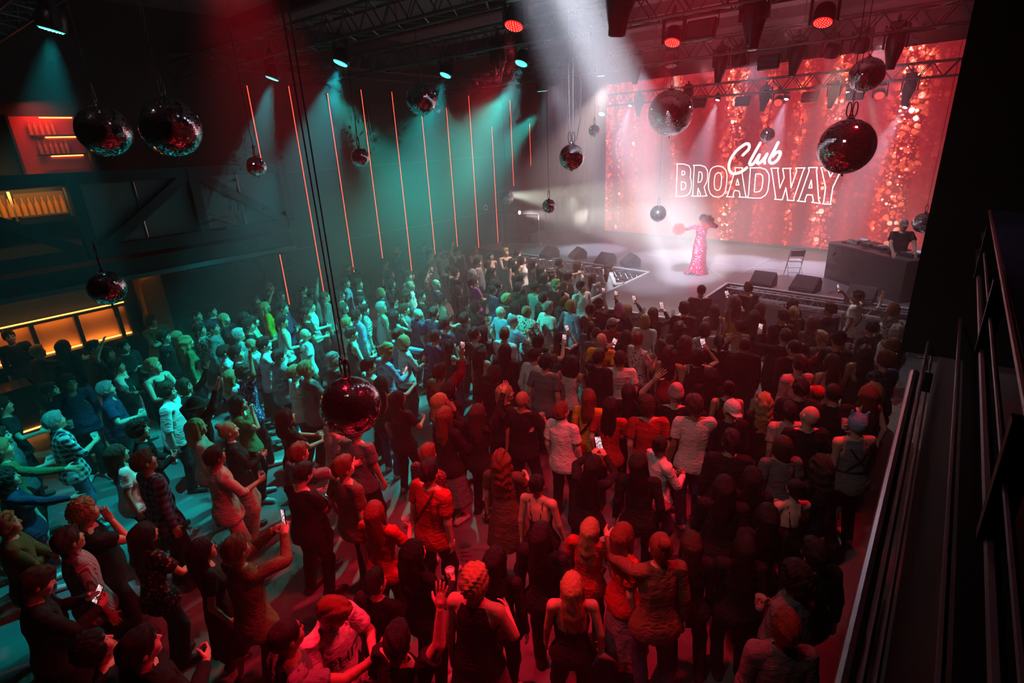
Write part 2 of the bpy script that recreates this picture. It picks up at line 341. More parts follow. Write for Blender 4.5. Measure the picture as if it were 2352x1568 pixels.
# ================= lighting fixtures
M_fix=mat('fixture_black',(.022,.022,.025),.35,.2); M_teal=emit_mat('teal_lens',(.02,.8,.75),3.); M_red=emit_mat('red_lens',(1.,.008,.008),2.2); M_dotT=emit_mat('teal_dots',(.3,1,1),5.); M_dotR=emit_mat('red_dots',(1,.20,.14),3.5); M_white=emit_mat('white_lens',(.9,.9,1),16.); M_off=mat('dark_lens',(.04,.04,.05),.12)
M_glass=mat('blinder_glass',(.10,.13,.13),.2)
def lens_disc(r,n=24): return MB().lathe([(0.001,-.004),(r,0),(r,.01)],n=n,closed=False)
def dots(r):
    m=MB()
    for ring,k in ((0,1),(r*.33,6),(r*.62,12),(r*.88,18)):
        for i in range(k): a=2*PI*i/k; m.lathe([(.0005,-.014),(r*.075,-.010)],c=(ring*math.cos(a),ring*math.sin(a),0),n=6,closed=False)
    return m
def yoke_parts(root,s):
    m=MB().box((0,0,.30*s),(.26*s,.2*s,.13*s),bev=.02*s).box((0,0,.40*s),(.06*s,.06*s,.1*s))
    m.tube([(-.02,0,.44*s),(.0,.0,.5*s),(.03,0,.44*s)],.012,6); m.build('base',M_fix,root)
    MB().box((-.19*s,0,.1*s),(.035*s,.09*s,.42*s),bev=.01).box((.19*s,0,.1*s),(.035*s,.09*s,.42*s),bev=.01).box((0,0,.25*s),(.4*s,.09*s,.035*s)).build('yoke',M_fix,root)
def par(loc,d,kind,label,s=1.0):
    r=empty('wash_light',loc); tag(r,label,'stage light','wash lights hanging from the trusses'); yoke_parts(r,s)
    h=MB().lathe([(.08*s,.17*s),(.13*s,.14*s),(.155*s,.05*s),(.16*s,-.10*s),(.15*s,-.115*s),(.135*s,-.105*s)],n=24).build('head',M_fix,r,True)
    h.rotation_mode='QUATERNION'; h.rotation_quaternion=Matrix(aim_rot(d).tolist()).to_quaternion()
    lm={'T':M_teal,'R':M_red,'W':M_white,'O':M_off}[kind]
    ln=lens_disc(.135*s).build('lens',lm,h); ln.location=(0,0,-.112*s)
    if kind in 'TR': q=dots(.13*s).build('led_array',M_dotT if kind=='T' else M_dotR,h); q.location=(0,0,-.112*s)
    return r
def spotfix(loc,d,label,s=1.0,lit=False):
    loc=np.array(loc)+np.array((0,0,.17*s)); r=empty('moving_head_light',loc); tag(r,label,'stage light','moving head lights hanging from the trusses'); yoke_parts(r,s)
    h=MB().lathe([(.06*s,.24*s),(.14*s,.2*s),(.16*s,.05*s),(.155*s,-.12*s),(.12*s,-.26*s),(.085*s,-.40*s),(.08*s,-.47*s),(.06*s,-.48*s)],n=20)
    h.box((0,.13*s,.03*s),(.2*s,.09*s,.3*s),bev=.02*s)
    h=h.build('head',M_fix,r,True); h.rotation_mode='QUATERNION'; h.rotation_quaternion=Matrix(aim_rot(d).tolist()).to_quaternion()
    ln=lens_disc(.06*s).build('lens',M_white if lit else M_off,h); ln.location=(0,0,-.482*s)
    return r
def blinder(loc,label,tilt=-.35):
    r=empty('blinder_light',loc); tag(r,label,'stage light','square blinder panels on the trusses')
    b=MB().box((0,0,-.05),(.5,.10,.34),bev=.02).build('housing',M_fix,r); g=MB().box((0,-.055,0),(.42,.012,.25)).build('glass',M_glass,b); g.location=(0,0,-.05); b.rotation_euler=(tilt,0,0)
    MB().tube([(-.27,0,-.03),(-.27,0,.2),(.27,0,.2),(.27,0,-.03)],.014,6).build('yoke',M_fix,r)
    for sx in (-1,1): MB().box((sx*.16,-.03,-.23),(.1,.02,.02)).build('bolt',M_alu,r)
    return r
LIGHTS=[]
def spot(loc,tgt,col,W,ang,blend=.4,r=.05,name='spot_lamp'):
    l=bpy.data.lights.new(name,'SPOT'); l.color=col; l.energy=W; l.spot_size=math.radians(ang); l.spot_blend=blend; l.shadow_soft_size=r
    o=bpy.data.objects.new(name,l); o.location=loc; d=Vector(tgt)-Vector(loc); o.rotation_euler=d.to_track_quat('-Z','Y').to_euler(); COL.objects.link(o); return o
TEALC=(.0,.66,.70); REDC=(1.,.01,.035); WHT=(.80,.76,1.)
def lamp(px,py,Y,kind,tgt,label,W=0,ang=40,s=1.0,blend=.5,r=.06):
    p=at_y(px,py,Y); d=np.array(tgt,float)-p; d/=np.linalg.norm(d)
    par(p-d*.11*s,d,kind,label,s)
    if W: spot(p+d*.03,tgt,{'T':TEALC,'R':REDC,'W':WHT}[kind],W,ang,blend,r)
    return p
lamp(118,68,2.4,'T',(-9.9,.7,0),'teal wash light farthest left above the balcony bar',1700,40,.95)
lamp(625,180,6.8,'T',(-13.0,4.4,0),'teal wash light near left wall above the first tall strip',2400,34,.95)
lamp(782,145,6.8,'T',(-10.2,3.7,0),'teal wash light left of the hanging cables pair',3400,40,.95)
lamp(1023,173,10.0,'T',(-10.5,6.6,0),'teal wash light right beside the mid air mirror ball',3000,38,.95)
lamp(1197,146,10.0,'T',(-8.2,6.6,0),'bright teal wash light under the red one above the crowd centre',3800,38,.95)
lamp(1382,262,22.0,'T',(-12.2,18.5,1.2),'small distant teal wash light at the left end of the rear truss',1500,34,1.0)
lamp(1180,60,6.8,'R',(-5.0,3.7,0),'red wash light upper centre hanging beside a teal blinder',1500,36,.95,.8)
lamp(1544,98,10.0,'R',(-4.0,6.7,0),'red wash light above the largest mirror ball',900,34,.95,.8)
lamp(1890,52,10.0,'R',(-1.9,7.0,0),'red wash light farthest right on the third truss',1100,44,.95,.8)
lamp(1787,236,22.0,'R',(-5.0,15,1.),'small red wash light on the rear truss above the script lettering',260,50,1.0)
lamp(2020,220,22.0,'R',(-2.0,15,1.),'small red wash light on the rear truss right of the black mirror ball cable',260,50,1.0)
lamp(1542,152,15.3,'O',(-5.5,14,0),'dim red lit wash light on the fourth truss under the front red light',0)
lamp(1700,152,15.3,'W',(-4.6,16.8,0),'wash light with faint white beam on the fourth truss',160,24)
lamp(1907,130,15.3,'W',(-4.2,18.3,0),'wash light with white beam slanting to the stage centre',420,22)
lamp(1975,118,15.3,'W',(-3.2,18.5,0),'wash light partly behind the upper right mirror ball',160,22)
lamp(1246,208,12.8,'T',(-9.2,13.4,2.0),'teal wash light in the dark wing left of the white wing light',420,34)
lamp(1276,194,12.8,'W',(-8.2,14.6,1.5),'white wing light shining towards the stage from the left truss end',240,30)
# white beams coming off the rear truss
for px,py,tx,lab in ((1447,243,-11.4,'white beam light at left end of the rear truss'),(1648,230,-8.1,'white beam light left of the script lettering'),(1806,228,-5.6,'white beam light beside the small red wash light'),(1948,213,-4.2,'white beam light right of the script lettering'),(2078,247,-3.3,'white beam light at the right of the rear truss')):
    p=at_y(px,py,22.0); lamp(px,py,22.0,'W',(tx,19.6,1.2),lab,5200,30,.5,.7)
for px,py,Y,s,tgt,lab,lit in ((1430,-8,6.0,1.2,(-4.2,6.6,0),'large black moving head hanging at the top centre',False),(1730,60,10.0,1.1,(-2.6,9.6,0),'black moving head above the lettering on the third truss',False),(1146,150,10.0,1.0,(-8.8,9.9,0),'dark moving head left of the bright teal wash light',False),(1380,130,10.0,1.05,(-6.0,10.8,0),'moving head with white tip inside the big white beam',True),
    (1655,160,15.3,1.0,(-5.9,15.0,0),'black moving head leftmost over the lettering on the fourth truss',False),(1828,142,15.3,1.0,(-4.2,15.0,0),'black moving head in the middle of the fourth truss',False),(2053,120,15.3,1.1,(-1.8,15.0,0),'black moving head right of the upper right mirror ball',False),(1461,165,15.3,1.0,(-7.9,15.0,0),'dim moving head at the right side of the white beam',False),
    (1467,248,22.0,1.0,(-10.6,21.4,0),'moving head at the left end of the rear truss',False),(1757,234,22.0,1.0,(-6.8,21.4,0),'moving head left of the small red wash light on rear truss',False),(1913,226,22.0,1.0,(-4.6,21.4,0),'moving head above the letter W on rear truss',False),(2087,215,22.0,1.1,(-2.5,21.4,0),'moving head with pale rim at the right of rear truss',False),(1580,225,22.0,.9,(-9,21.4,0),'moving head half behind the largest mirror ball',False)):
    p=at_y(px,py,Y); d=np.array(tgt)-p; spotfix(p,d/np.linalg.norm(d),lab,s,lit)
for px,py,Y,lab in ((1252,28,10.0,'blinder panel with teal glass at the top centre'),(1612,62,10.0,'blinder panel lit red on the third truss'),(1767,138,15.3,'blinder panel on fourth truss between two moving heads'),(1607,233,22.0,'blinder panel right of the largest mirror ball'),(1706,229,22.0,'blinder panel second from the left on rear truss'),(1861,219,22.0,'blinder panel above the lettering end on rear truss'),(1965,214,22.0,'blinder panel behind the black mirror ball cable')):
    blinder(at_y(px,py,Y),lab)
# ================= mirror balls
M_mirror=mat('mirror_tile',(.86,.87,.9),.05,1.); M_core=mat('ball_core',(.015,.015,.017),.5); M_chain=mat('chain_steel',(.10,.10,.11),.35,.9); M_cable=mat('black_cable',(.008,.008,.008),.6)
def ball_tiles(r,rows,rng):
    V=[];F=[]
    for i in range(rows):
        t0=PI*(i+.06)/rows; t1=PI*(i+.94)/rows; tm=(t0+t1)/2; n=max(4,int(2*rows*math.sin(tm))); off=rng.random()
        for k in range(n):
            a0=2*PI*(k+.05+off)/n; a1=2*PI*(k+.95+off)/n; am=(a0+a1)/2
            nrm=np.array([math.sin(tm)*math.cos(am),math.sin(tm)*math.sin(am),math.cos(tm)]); tilt=rng.normal(0,.018,3)
            nt=nrm+tilt; nt/=np.linalg.norm(nt); c=nrm*r
            u=np.array([-math.sin(am),math.cos(am),0]); w=np.cross(nt,u); w/=np.linalg.norm(w); u=np.cross(w,nt)
            hu=r*math.sin(tm)*(a1-a0)/2; hw=r*(t1-t0)/2; b=len(V)
            V+= [c-u*hu-w*hw,c+u*hu-w*hw,c+u*hu+w*hw,c-u*hu+w*hw]; F.append((b,b+3,b+2,b+1))
    return V,F
def chainlink(m,a,b,r=.004):
    a=np.array(a);b=np.array(b); L=np.linalg.norm(b-a); n=max(1,int(L/.05))
    for i in range(n):
        p=a+(b-a)*(i+.5)/n; ax=(np.array([1,0,0]) if i%2 else np.array([0,1.,0])); h=L/n*.62
        pts=[p+ax*.012*math.cos(t)+np.array([0,0,1])*(h*math.sin(t)) for t in np.linspace(0,2*PI,9)]
        m.tube(pts,r,5,False)
def mirror_ball(px,py,rpx,r,label,ztop=7.4,chain=0.,pair=False,rows=None):
    c=at_depth(px,py,FPX*r/rpx); root=empty('mirror_ball',c); tag(root,label,'mirror ball','mirror balls hanging over the hall')
    rng=np.random.default_rng(int(px)); rows=rows or int(22+rpx*.32)
    MB().lathe([(r*.985*math.sin(t),-r*.985*math.cos(t)) for t in np.linspace(.001,PI-.001,17)],n=28,closed=False).build('core',M_core,root,True)
    V,F=ball_tiles(r,rows,rng); mesh_obj('mirror_tiles',V,F,M_mirror,root)
    cap=MB().lathe([(.001,r*1.0),(r*.14,r*.99),(r*.14,r*1.03),(.02,r*1.05),(.012,r*1.16),(.001,r*1.16)],n=14,closed=False); cap.build('cap',M_chain,root); MB().lathe([(.001,-r*1.09),(.012,-r*1.08),(.012,-r*.98)],n=8,closed=False).build('finial',M_chain,root)
    top=ztop-c[2]; h=MB()
    hz=[r*1.16,r*1.16+.16+chain]
    for sx in ((-.035,.035) if pair else (0,)):
        pts=[np.array([sx+.028*math.cos(t),0,r*1.1+.075+.09*math.sin(t)]) for t in np.linspace(0,2*PI,13)]; h.tube(pts,.008,6,False)
    if chain: chainlink(h,(0,0,r*1.2+.1),(0,0,r*1.2+.1+chain))
    h.build('hook',M_chain,root)
    cb=MB(); z0=r*1.2+.08+chain
    for sx in ((-.05,.05) if pair else (0,)): cb.tube([(sx*.6,0,z0),(sx,0,top)],.0055 if rpx>50 else .0045,5)
    cb.build('cable',M_cable,root)
    return root
mirror_ball(239,301,56,.25,'teal lit mirror ball left of its bigger red lit neighbour',chain=.35)
mirror_ball(392,293,64,.28,'red lit mirror ball upper left on a long chain',chain=.5,pair=True)
mirror_ball(968,228,35,.25,'black topped mirror ball in front of the left wall strips',chain=.4)
mirror_ball(1004,252,9,.15,'tiny mirror ball peeping out behind the black topped one')
mirror_ball(827,362,20.5,.15,'small teal mirror ball between the second and third wall strip')
mirror_ball(590,383,22,.16,'small teal mirror ball by the balcony truss end')
mirror_ball(246,661,39,.2,'bright teal mirror ball hanging in front of the lit bar',chain=.2,ztop=3.75)
mirror_ball(1313,361,28.5,.2,'silver mirror ball on looped cables near the stage left',pair=True)
mirror_ball(1261,473,15.5,.15,'small silver mirror ball in the white smoke beam')
mirror_ball(1540,260,50,.5,'largest mirror ball before the left part of the video wall')
mirror_ball(1512,490,18.5,.2,'sparkling white mirror ball just left of the performer')
mirror_ball(1763,310,16,.2,'small mirror ball just above the script lettering')
mirror_ball(1944,337,60,.35,'big black mirror ball in front of the last letter',chain=.5,pair=True)
mirror_ball(1991,172,37,.3,'dark mirror ball at the upper right above the black one')
mirror_ball(2122,511,23,.25,'mirror ball half hidden by the dark panel beside the person at the mixing desk')
mirror_ball(1365,300,13,.15,'small mirror ball left of the video wall edge')
mirror_ball(1164,454,16,.22,'mirror ball against the wing light at the left wall end')
mirror_ball(806,932,69,.26,'big red mirror ball hanging low over the crowd',ztop=8.6,pair=True,rows=46)
# looped cables beside the silver ball
p=at_depth(1318,260,8.9)
tag(MB().tube([p+np.array((-.12,0,.95)),p+np.array((-.16,0,.4)),p+np.array((-.12,0,-.1)),p+np.array((-.03,0,-.42)),p+np.array((.05,0,-.42)),p+np.array((.12,0,-.1)),p+np.array((.14,0,.4)),p+np.array((.10,0,.95)),(p[0]+.1,p[1],7.4)],.006,5).build('hanging_cable',M_cable),'thin looped black cable above the silver mirror ball near the stage left','cable')
# ================= stage monitors
M_spk=mat('speaker_black',(.03,.03,.033),.6,bump=.1,bscale=120); M_grille=mat('speaker_grille',(.045,.045,.05),.75,bump=.4,bscale=220)
def wedge(px,py,rz,label,s=1.0,z=1.2):
    p=at_z(px,py,z); r=empty('monitor_speaker',p,rz); tag(r,label,'speaker','wedge monitors along the stage front')
    w,d,h=.62*s,.52*s,.40*s
    V=[(-w/2,-d/2,0),(w/2,-d/2,0),(w/2,d/2,0),(-w/2,d/2,0),(-w/2,-d/2,h*.62),(w/2,-d/2,h*.62),(w/2,-d*.22,h),(-w/2,-d*.22,h),(w/2,d/2,h*.25),(-w/2,d/2,h*.25)]
    F=[(3,2,1,0),(0,1,5,4),(4,5,6,7),(7,6,8,9),(9,8,2,3),(1,2,8,6,5),(0,4,7,9,3)]
    mesh_obj('cabinet',V,F,M_spk,r)
    a=np.array([(-w/2+.03,-d*.16,h*.955),(w/2-.03,-d*.16,h*.955),(w/2-.03,d*.46,h*.31),(-w/2+.03,d*.46,h*.31)]); n=np.array([0,h*.75,d*.72]); n/=np.linalg.norm(n)
    mesh_obj('grille',list(a+n*.012)+list(a),[(0,1,2,3),(0,4,5,1),(1,5,6,2),(2,6,7,3),(3,7,4,0)],M_grille,r)
    for sx in (-1,1): MB().box((sx*w/2,0,h*.45),(.01,.14,.05)).build('handle',M_blackmetal,r)
wedge(1262,590,2.9,'wedge monitor farthest left on the stage front'); wedge(1327,592,2.5,'wedge monitor second from left turned to the performer'); wedge(1390,606,2.9,'wedge monitor third from left behind the truss rail'); wedge(1447,610,2.4,'wedge monitor at the inner corner left of the runway',1.05)
wedge(1752,655,3.05,'wedge monitor in front of the folding chair'); wedge(1848,668,2.9,'wedge monitor right of the folding chair front',1.05); wedge(1975,692,3.0,'wedge monitor before the mixing desk front')
# ================= folding chair
M_chair=mat('chair_grey_metal',(.16,.16,.175),.4,.5); M_seat=mat('chair_seat_light',(.42,.41,.44),.4)
p=at_z(1822,632,1.2); ch=empty('folding_chair',p,.45); tag(ch,'grey metal folding chair standing empty on the stage','chair')
sb=MB().tube([(-.21,-.02,.47),(-.205,-.17,.80),(-.16,-.20,.86),(.16,-.20,.86),(.205,-.17,.80),(.21,-.02,.47)],.012,7); sb.build('back_frame',M_chair,ch)
MB().add([(-.19,-.135,.62),(.19,-.135,.62),(.19,-.19,.81),(-.19,-.19,.81),(-.19,-.15,.62),(.19,-.15,.62),(.19,-.205,.81),(-.19,-.205,.81)],[(0,1,2,3),(7,6,5,4),(0,4,5,1),(1,5,6,2),(2,6,7,3),(3,7,4,0)]).build('backrest',M_chair,ch)
MB().box((0,.06,.455),(.40,.39,.03),bev=.012).build('seat',M_seat,ch)
for sx in (-1,1):
    MB().tube([(sx*.21,-.02,.47),(sx*.215,.24,.0)],.012,7).build('leg',M_chair,ch); MB().tube([(sx*.19,.14,.44),(sx*.20,-.22,.0)],.012,7).build('leg',M_chair,ch)
MB().tube([(-.212,.13,.21),(.212,.13,.21)],.008,6).build('stretcher',M_chair,ch); MB().tube([(-.197,-.14,.12),(.197,-.14,.12)],.008,6).build('stretcher',M_chair,ch)
# ================= mixing desk
M_cloth=mat('desk_cloth',(.055,.045,.048),.9); M_gear=mat('mixer_dark',(.05,.05,.055),.35,.3); M_knob=mat('knob_metal',(.55,.55,.56),.3,.8)
a=at_z(1892,637,1.2)[:2]; b=at_z(2083,603,2.25)[:2]; 
fdir=(b-a)/np.linalg.norm(b-a); back=np.array([-fdir[1],fdir[0]]); back=back if back[1]>0 else -back
dk=empty('mixing_desk',(a[0],a[1],1.2)); tag(dk,'black draped mixing desk at the right side of the stage','desk')
Lf=np.linalg.norm(b-a); dep=.95; hh=1.06
q=[np.zeros(2),fdir*Lf,fdir*Lf+back*dep,back*dep]
mb=MB(); slab(mb,[tuple(k) for k in q],0,hh); mb.build('drape',M_cloth,dk)
mb=MB(); slab(mb,[tuple(k) for k in (q[0]-fdir*.02-back*.02,q[1]+fdir*.02-back*.02,q[2]+fdir*.02+back*.02,q[3]-fdir*.02+back*.02)],hh,hh+.03); mb.build('tabletop',mat('desk_top',(.10,.09,.095),.45),dk)
rngd=np.random.default_rng(5)
Rz=np.column_stack([[fdir[0],fdir[1],0],[back[0],back[1],0],[0,0,1]])
angd=math.atan2(fdir[1],fdir[0])
def desk_thing(u,v): return np.array([a[0],a[1],1.2+hh+.03])+np.append(fdir*u+back*v,0)
for i,(u,wd,kind) in enumerate(((.55,.42,'player'),(1.05,.36,'mixer'),(1.52,.42,'player'),(2.02,.36,'mixer'),(2.5,.42,'player'))):
    if u>Lf-.2: continue
    pz=desk_thing(u,.52); r=empty('media_player' if kind=='player' else 'audio_mixer',pz,angd)
    lab={0:'media player at the far left of the mixing desk',1:'small audio mixer left on the mixing desk',2:'media player in the middle of the mixing desk',3:'small audio mixer right on the mixing desk',4:'media player at the right end of the mixing desk'}[i]
    tag(r,'dark '+lab,kind if kind=='mixer' else 'media player')
    MB().box((0,0,.05),(wd,.44,.1),bev=.012).build('case',M_gear,r)
    if kind=='player':
        MB().lathe([(.001,.125),(.10,.125),(.115,.115),(.12,.1)],c=(0,-.06,0),n=24,closed=False).build('jog_wheel',M_knob,r); MB().box((0,.14,.115),(.2,.1,.03)).build('display',emit_mat('gear_screen',(.5,.6,.8),.8),r)
    k=MB()
    for ux in np.linspace(-wd*.38,wd*.38,5):
        for vy in ((-.19,.19) if kind=='player' else (-.17,-.08,0,.08,.17)): k.lathe([(.001,.128),(.011,.126),(.013,.1)],c=(ux,vy,0),n=8,closed=False)
    k.build('knobs',M_knob,r)
for i,(u,v,lab) in enumerate(((.25,.25,'coiled black cable at the left corner of the desk top'),(1.8,.18,'tangled black cable on the desk top front'),(1.2,.16,'loose black cable on the desk top before the mixer'))):
    if u>Lf: continue
    pts=[desk_thing(u+.12*math.sin(t*1.3)+.02*t,v+.06*math.cos(t*2.1))+np.array([0,0,.012+.006*math.sin(t)]) for t in np.linspace(0,9,40)]
    tag(MB().tube(pts,.008,5).build('audio_cable',M_cable),lab,'cable')
# cups, bottles and bits along the runway edge
# ================= wing: wing lamps, railing, folded chairs on the left of stage
M_wing=emit_mat('wing_lens',(1,.93,.9),26.)
def wing_lamp(px,py,X,label):
    p=at_x(px,py,X); r=empty('side_light',p,0); tag(r,label,'stage light')
    h=MB().lathe([(.10,-.3),(.17,-.2),(.18,0),(.16,.01)],R=np.array([[0,0,1],[0,1,0],[-1,0,0]]),n=20).build('housing',M_fix,r,True)
    l=MB().lathe([(.001,.012),(.155,.008)],R=np.array([[0,0,1],[0,1,0],[-1,0,0]]),n=20,closed=False).build('lens',M_wing,r)
    MB().tube([(-.1,0,-.15),(-.1,0,-p[2]+1.2)],.025,7).build('stand',M_blackmetal,r)
    return p
p1=wing_lamp(1193,488,-14.6,'bright round side light at the left wing aimed across the stage'); spot(p1+np.array((.06,0,0)),(-10.0,19.4,2.3),(1,.92,.86),18000,22,.5,.1)
p2=wing_lamp(1160,446,-15.2,'side light behind the mirror ball at the left wing'); spot(p2+np.array((.06,0,0)),(-10.2,20.0,2.9),(.93,1,.80),18000,28,.5,.1)
rl=MB()
for (x,y) in ((-15.2,18.4),(-13.6,18.9)): rl.tube([(x,y,1.2),(x,y,2.6)],.022,6)
rl.tube([(-15.2,18.4,2.6),(-13.6,18.9,2.6)],.022,6); rl.tube([(-15.2,18.4,1.35),(-13.6,18.9,1.35)],.022,6)
tag(rl.build('safety_railing',mat('rail_grey',(.2,.2,.21),.5)),'thin grey square railing at the left wing of the stage','railing')
for k,(px,py) in enumerate(((1228,560),(1245,555))):
    p=at_z(px,py,1.2); r=empty('equipment_case',p,.3+k*.4); tag(r,'round topped dark equipment case %s in the left wing'%('left one' if k==0 else 'right one'),'case')
    MB().lathe([(.28,0),(.30,.06),(.30,.42),(.24,.5),(.02,.52)],n=20).build('body',M_spk,r,True); MB().tube([(-.3,0,.1),(-.32,0,.0),(-.32,-.1,0)],.018,5).build('leg',M_alu,r); MB().tube([(.3,0,.1),(.32,0,.0),(.32,-.1,0)],.018,5).build('leg',M_alu,r)
# side drape left of the screen
dr=MB(); n=60; V=[];F=[]
for i in range(n+1):
    x=-16.2+3.1*i/n; y=yl(-13)-.5+.09*math.sin(i*1.35)+.04*math.sin(i*.61); V+= [(x,y,1.2),(x,y,8.9)]
for i in range(n): F.append((2*i,2*i+2,2*i+3,2*i+1))
o=mesh_obj('stage_curtain',V,F,mat('side_drape',(.05,.05,.055),.9),None,True); tag(o,'dark pleated curtain between left wall and the video wall','curtain')
# ================= left balcony with steel lattice
BX=-13.6
def P(px,py): return at_x(px,py,BX)
bal=empty('balcony',(BX,5,3.4)); tag(bal,'dark steel lattice balcony along the left wall above the bar','balcony')
def rel(q): return np.array(q)-np.array((BX,5,3.4))
M_bal=mat('balcony_steel',(.014,.017,.02),.5,.2)
ye=7.75
def bb(a,b,w,h): return MB().bar(rel(a),rel(b),w,h)
bb((BX,-2,5.32),(BX,ye,5.18),.16,.22).build('top_chord',M_bal,bal); bb((BX,-2,3.78),(BX,ye,3.78),.18,.26).build('bottom_chord',M_bal,bal)
for y in (3.32,5.55,ye-.05): bb((BX,y,3.7),(BX,y,5.3),.2,.2).build('post',M_bal,bal)
for (y0,z0,y1,z1) in ((5.45,5.15,3.55,3.85),(5.65,5.15,7.6,3.85),(1.3,5.1,3.2,3.8),(-.8,3.8,1.2,5.1)): bb((BX,y0,z0),(BX,y1,z1),.14,.2).build('diagonal',M_bal,bal)
MB().box(rel((-14.95,2.9,3.35)),(2.5,ye*2-5.8,.36)).build('floor_slab',M_bal,bal)
bb((BX+.02,-2,3.16),(BX+.02,ye,3.16),.06,.1).build('edge_rail',mat('edge_rail_blue',(.10,.13,.16),.35,.4),bal)
MB().box(rel((BX-.12,5.5,4.5)),(.03,4.3,1.2)).build('infill_panel',mat('infill_dark',(.16,.18,.19),.6,bump=.1),bal)
for y in (4.4,6.6): MB().tube([rel((BX-.08,y,3.9)),rel((BX-.08,y,5.1))],.022,6).build('tube_rail',M_alu,bal)
# ================= bars
M_amber=emit_mat('amber_strip',(1.,.34,.05),7.); M_wood=mat('bar_wood',(.30,.14,.05),.45,bump=.05); M_woodd=mat('bar_wood_dark',(.04,.025,.018),.5)
ledge=empty('bar_back_shelf',(WX,3.2,1.25)); tag(ledge,'amber lit wooden back shelf along the left wall under the balcony','shelf')
def lr(x,y,z): return (x,y-3.2,z-1.25)
MB().box(lr(.02,2.75,1.70),(.04,3.1,.80)).build('back_panel',M_wood,ledge)
for y in (1.5,2.35,3.2,3.62+.42,4.28): MB().box(lr(.10,y,1.70),(.17,.09,.80)).build('divider',M_woodd,ledge)
MB().box(lr(.16,2.75,1.29),(.34,3.2,.06)).build('ledge_board',M_woodd,ledge); MB().box(lr(.12,2.75,2.12),(.24,3.2,.06)).build('top_board',M_woodd,ledge)
MB().box(lr(.07,2.75,1.335),(.03,3.0,.025)).build('light_strip_low',M_amber,ledge); MB().box(lr(.13,2.75,2.16),(.03,3.0,.02)).build('light_strip_high',M_amber,ledge)
struct('trim_4',MB().box((WX+.25,4.85,1.7),(.5,.5,3.0)),mat('pillar_wood',(.22,.11,.05),.5))
bc=empty('bar_counter',(-15.2,.6,0)); tag(bc,'dark bar counter at the left edge under the balcony','bar counter')
MB().box((0,0,.52),(.55,2.4,1.04)).build('body',M_woodd,bc); MB().box((.02,0,1.07),(.68,2.5,.06)).build('countertop',mat('bar_top',(.06,.05,.045),.25),bc); MB().box((.3,0,.12),(.02,2.4,.03)).build('light_strip',M_amber,bc)
for k,(y,z) in enumerate(((2.05,2.95),(3.2,2.97))):
    t=MB().box((0,0,0),(.9,.9,.04)); o=t.build('ceiling_panel_light',emit_mat('amber_panel',(1.,.55,.16),1.6),loc=(-15.2,y,z+.16)); tag(o,'warm glowing ceiling panel %s above the bar'%('nearer the left edge' if k==0 else 'nearer the hanging teal mirror ball'),'ceiling light')
def area(loc,col,W,sx,sy,tgt,name='bar_lamp'):
    l=bpy.data.lights.new(name,'AREA'); l.shape='RECTANGLE'; l.size=sx; l.size_y=sy; l.color=col; l.energy=W
    o=bpy.data.objects.new(name,l); o.location=loc; d=Vector(tgt)-Vector(loc); o.rotation_euler=d.to_track_quat('-Z','Y').to_euler(); COL.objects.link(o); return o
area((WX+.16,2.75,1.36),(1,.36,.06),14,2.9,.03,(WX+.03,2.75,1.8)); area((WX+.16,2.75,2.06),(1,.36,.06),9,2.9,.03,(WX+.03,2.75,1.7))
area((WX+.45,4.75,2.9),(1,.4,.1),9,.2,.2,(WX+.5,5.2,1.2))
# upper bar: red lit bottle shelves
us=empty('bottle_shelf',(WX,3.8,5.3)); tag(us,'red lit bottle shelf high on the left wall above the balcony','shelf')
M_redpanel=mat('red_backboard',(.55,.05,.03),.5)
MB().box((.02,0,.6),(.04,1.25,1.25)).build('back_panel',M_redpanel,us)
for z in (0,.42,.82): MB().box((.14,.15,z),(.24,.9,.03)).build('shelf_board',M_woodd,us)
for sy in (-.65,.65): MB().box((.14,sy,.6),(.28,.05,1.3)).build('side_panel',M_woodd,us)
for z in (.39,.79,1.2): MB().box((.05,.25,z),(.02,.6,.02)).build('light_strip',M_amber,us)
area((WX+.5,3.7,6.5),(1,.06,.03),9,.5,1.0,(WX,3.8,5.8))
M_bot=mat('amber_bottle',(.55,.26,.06),.15); 
def bottle(loc,s,label,group,parent=None):
    o=MB().lathe([(.034*s,0),(.036*s,.01*s),(.036*s,.17*s),(.014*s,.23*s),(.013*s,.29*s),(.015*s,.30*s)],n=10).build('bottle',M_bot,loc=loc); tag(o,label,'bottle',group); return o
for z,g,ks in ((5.735,'bottles on the middle shelf board',(-.22,-.12,-.02,.08,.18,.27)),(6.135,'bottles on the top shelf board',(-.3,-.2,-.09,.02,.12))):
    for k,dy in enumerate(ks): bottle((WX+.14,3.8+dy,z),1.0,'amber bottle on the %s of the red lit bottle shelf'%('middle board' if z<6 else 'top board'),g)
# fridge of bottles
fr=empty('bottle_fridge',(WX+.02,2.7,4.35)); tag(fr,'glowing bottle fridge on the balcony bar at the left edge','fridge')
MB().box((.25,0,.33),(.5,2.0,.75),bev=.01).build('body',M_blackmetal,fr); 
for y in (-.5,.5): MB().box((.505,y,.36),(.01,.86,.5)).build('lit_interior',mat('fridge_glow',(.12,.05,.01),.5,emit=(1,.30,.03),es=.06),fr)
for y in (-.97,0,.97): MB().box((.53,y,.36),(.03,.05,.62)).build('door_frame',M_alu,fr)
for k in range(16):
    y=2.7-.86+k*.115
    bottle((WX+.56,y,4.50),1.25,'amber bottle in a row inside the glowing fridge','bottles in the fridge row')
area((WX+1.2,2.7,4.95),(1,.45,.08),10,1.8,.1,(WX+.5,2.7,4.6))
# stools or tables under balcony skipped in darkness; ducts on the balcony underside
tag(MB().tube([(-14.0,5.2,3.02),(-14.05,7.6,3.02)],.07,8).build('ceiling_pipe',M_steel),'dark pipe under the balcony floor near its end','pipe')
